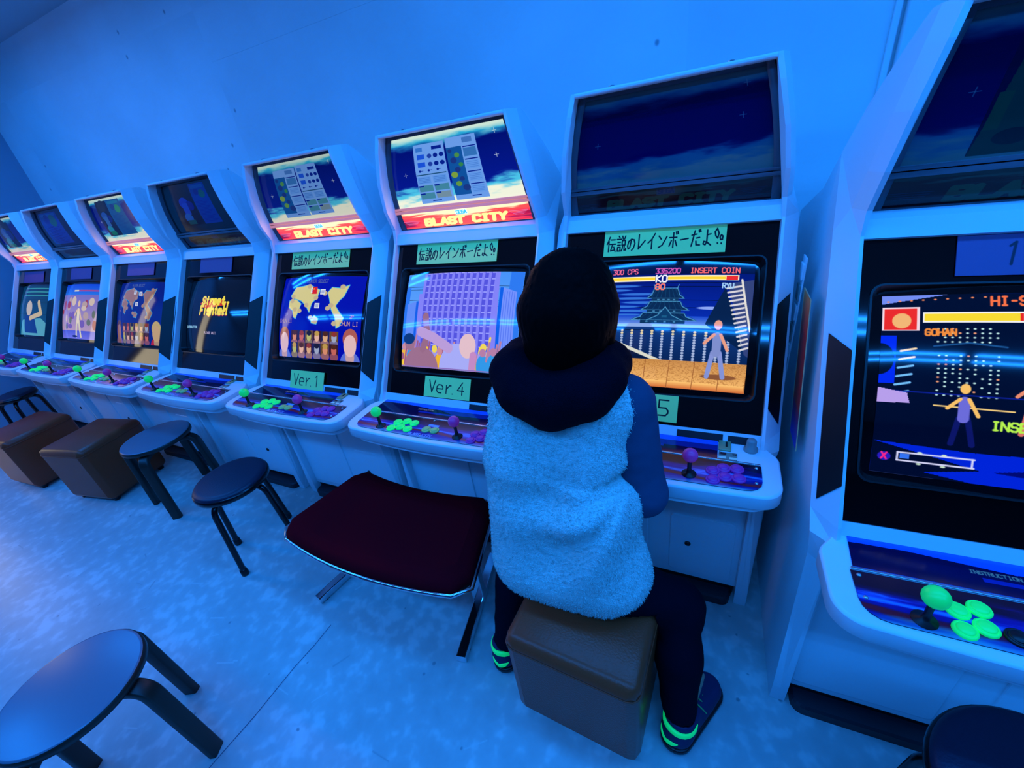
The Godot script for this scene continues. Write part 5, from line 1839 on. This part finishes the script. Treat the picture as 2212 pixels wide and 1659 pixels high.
func cabinets() -> void:
	var labels := [
		"white arcade cabinet farthest away at the left end of the row, teal screen",
		"white arcade cabinet second from the far end, unlit marquee and pinkish screen",
		"white arcade cabinet third from the far end, lit marquee and darker map screen",
		"white arcade cabinet with unlit marquee and dark screen with yellow title logo",
		"white arcade cabinet with lit marquee, blue world map screen and small Ver.1 sign",
		"white arcade cabinet with brightly lit marquee, city tower screen and Ver.4 sign",
		"white arcade cabinet with unlit marquee that the seated person is playing",
		"white arcade cabinet cut by the right edge of the photo, nearest of the row",
	]
	var sp := strip_print()
	var on := tex_mat(sp, 0.15, 1.2, Color(0.08, 0.08, 0.09))
	var off := tex_mat(sp, 0.10, 0.0, Color(0.30, 0.30, 0.32))
	for i in 8:
		var lit := i in [0, 2, 4, 5]
		var im := sky_print(60 + i)
		match i:
			0:
				page(im, 0.10, 0.12, 0.52, 0.86, 2)
			1:
				im.fill(Color(0.05, 0.16, 0.22))
				page(im, 0.12, 0.08, 0.62, 0.92, 3)
			2:
				page(im, 0.14, 0.06, 0.40, 0.88, 2)
				page(im, 0.40, 0.06, 0.70, 0.88, 3)
			3:
				im.fill(Color(0.10, 0.22, 0.22))
				page(im, 0.20, 0.06, 0.49, 0.86, 2)
				page(im, 0.50, 0.06, 0.76, 0.86, 3)
			4:
				page(im, 0.20, 0.12, 0.48, 0.94, 1)
				page(im, 0.49, 0.10, 0.74, 0.94, 0)
			5:
				page(im, 0.21, 0.13, 0.48, 0.97, 0)
				page(im, 0.495, 0.11, 0.745, 0.97, 1)
			7:
				# a plain cut-out in green and blue patches
				rect(im, 0.18, 0.04, 0.75, 0.98, Color(0.04, 0.12, 0.40))
				poly(im, [Vector2(0.18, 0.98), Vector2(0.22, 0.1), Vector2(0.30, 0.02), Vector2(0.62, 0.03), Vector2(0.70, 0.2), Vector2(0.74, 0.98)], Color(0.10, 0.50, 0.42))
				for k in 14:
					oval(im, 0.26 + 0.42 * fmod(k * 0.618, 1.0), 0.08 + 0.06 * k, 0.05, 0.06, Color(0.05, 0.30, 0.36) if k % 2 else Color(0.16, 0.56, 0.55))
				rect(im, 0.19, 0.55, 0.23, 0.80, Color(0.16, 0.58, 0.42))
				uvline(im, [Vector2(0.28, 0.46), Vector2(0.45, 0.52)], 9.0, Color(0.35, 0.80, 0.98))
		var glow: float = [0.55, 0.0, 0.70, 0.0, 0.62, 0.95, 0.0, 0.0][i]
		var panel := tex_mat(im, 0.10, glow, Color(0.06, 0.06, 0.07) if lit else Color(0.85, 0.85, 0.88) if i in [1, 3] else Color(0.48, 0.48, 0.5))
		var screen := tex_mat(screen_picture(i), 0.07, [0.75, 0.9, 0.8, 0.9, 0.95, 0.98, 1.0, 1.0][i], Color(0.015, 0.015, 0.018))
		make_cab(i, labels[i], panel, on if lit else off, screen, lit)

func furniture() -> void:
	seat_cube("brown leather cube stool the person sits on", Vector3(-0.093, 0, 0.625), -0.06)
	var h := deg_to_rad(10.0)
	seat_cube("brown leather cube stool second from left, behind the bentwood stool", Vector3(-3.27, 0, 0.52), h)
	seat_cube("brown leather cube stool cut by the left edge of the photo", Vector3(-4.01, 0, 0.595), deg_to_rad(4.0))
	wood_stool("large bentwood stool with blue-sheened round seat in the lower left foreground", Vector3(-1.341, 0, 1.339), -117.9)
	wood_stool("bentwood stool with grey round seat between cube stool and small black stool", Vector3(-2.61, 0, 0.455), 53.0)
	padded_stool("small black tube-legged stool left of the maroon bench", Vector3(-1.758, 0, 0.580), 73.0, 0.157, 0.44)
	padded_stool("black padded stool cut off at the lower right corner of the photo", Vector3(0.775, 0, 0.775), 20.0, 0.178, 0.44)
	padded_stool("black tube-legged stool in shadow below the farthest cabinets at far left", Vector3(-4.66, 0, 0.40), 30.0, 0.125, 0.46)
	bench()

func signs() -> void:
	var y := tex_mat(rainbow_sign(), 0.85)
	paper("paper_sign", "yellow-green handwritten Japanese sign above the screen the person is playing", 6, -0.184, 0.178, -0.002, 0.085, y)
	paper("paper_sign", "yellow-green handwritten Japanese sign above the city tower screen", 5, -0.216, 0.150, 0.0, 0.084, y)
	paper("paper_sign", "yellow-green handwritten Japanese sign above the world map screen with Ver.1 card", 4, -0.199, 0.169, -0.002, 0.082, y)
	var ver := func(t: String) -> Material:
		var im := canvas(256, 104, Color(0.88, 1.0, 0.55))
		text(im, t, Vector2(28, 20), 60, 5.0, Color(0.03, 0.06, 0.09), 0.85, 0.0)
		return tex_mat(im, 0.85)
	paper("version_card", "yellow-green card reading Ver.4 below the city tower screen", 5, -0.121, 0.088, 0.530, 0.611, ver.call("Ver.4"))
	paper("version_card", "yellow-green card reading Ver.1 below the world map screen", 4, -0.132, 0.084, 0.560, 0.647, ver.call("Ver.1"), 0.0085)
	paper("version_card", "yellow-green card ending in 5, half hidden behind the seated person", 6, -0.120, 0.088, 0.523, 0.605, ver.call("Ver.5"))
	var dim := func(t: String) -> Material:
		var im := canvas(256, 80, Color(0.46, 0.30, 0.50))
		text(im, t, Vector2(60, 18), 42, 4.0, Color(0.10, 0.05, 0.16), 0.9, 0.12)
		return tex_mat(im, 0.6)
	var plain: Material = dim.call("")
	paper("paper_sign", "dim violet paper sign on the farthest cabinet at the left end", 0, -0.20, 0.140, 0.015, 0.098, plain)
	paper("paper_sign", "dim violet paper sign on the second cabinet from the far end", 1, -0.162, 0.130, 0.010, 0.086, plain)
	paper("paper_sign", "dim violet paper sign on the third cabinet from the far end", 2, -0.158, 0.142, -0.005, 0.078, plain)
	paper("paper_sign", "dim violet paper sign above the dark screen with the yellow logo", 3, -0.167, 0.110, -0.012, 0.080, plain)
	paper("paper_sign", "dark violet handwritten number sign on the cabinet at the right edge", 7, -0.155, 0.130, 0.002, 0.085, dim.call("199"))
	# things on the side of the right-hand cabinet
	var cab := Transform3D(Basis(Vector3.UP, 0.026), Vector3(CABX[7], 0, 0.276))
	var im := canvas(64, 256, Color(0.75, 0.12, 0.10))
	grad(im, 0, 0, 1, 0.25, Color(0.95, 0.55, 0.25), Color(0.85, 0.15, 0.10))
	grad(im, 0, 0.75, 1, 1, Color(0.6, 0.1, 0.25), Color(0.15, 0.2, 0.7))
	rect(im, 0.0, 0.0, 0.10, 1.0, Color(0.85, 0.70, 0.50))
	var s := st()
	var a := [Vector3(-0.3665, 1.10, -0.30), Vector3(-0.3665, 1.10, -0.20), Vector3(-0.3665, 0.74, -0.03), Vector3(-0.3665, 0.74, -0.14)]
	quad_uv(s, a[3], a[2], a[1], a[0])
	var d := Vector3(0.0025, 0, 0)
	quad_uv(s, a[2] + d, a[3] + d, a[0] + d, a[1] + d, Rect2(0.05, 0, 0.01, 1))
	for k in 4:
		quad_uv(s, a[k], a[(k + 1) % 4], a[(k + 1) % 4] + d, a[k] + d, Rect2(0.05, 0, 0.01, 1))
	var o := part("poster_strip", done(s), tex_mat(im, 0.4), self, cab)
	tag(o, "narrow red and orange poster strip on the side of the right-hand cabinet", "poster")
	var r := thing("card_rack", "column of small clear card pockets on the right-hand cabinet's side", "rack", cab * Vector3(-0.3650, 0.62, -0.36), 0.026)
	part("rail", box_mesh(Vector3(0, 0.27, 0), Vector3(0.004, 0.56, 0.05), 0.001), mats.plastic, r)
	for k in 9:
		part("pocket", box_mesh(Vector3(-0.004, 0.03 + k * 0.06, 0.004), Vector3(0.005, 0.045, 0.038), 0.0015), mats.grey_plastic if k % 2 else mats.plastic, r)
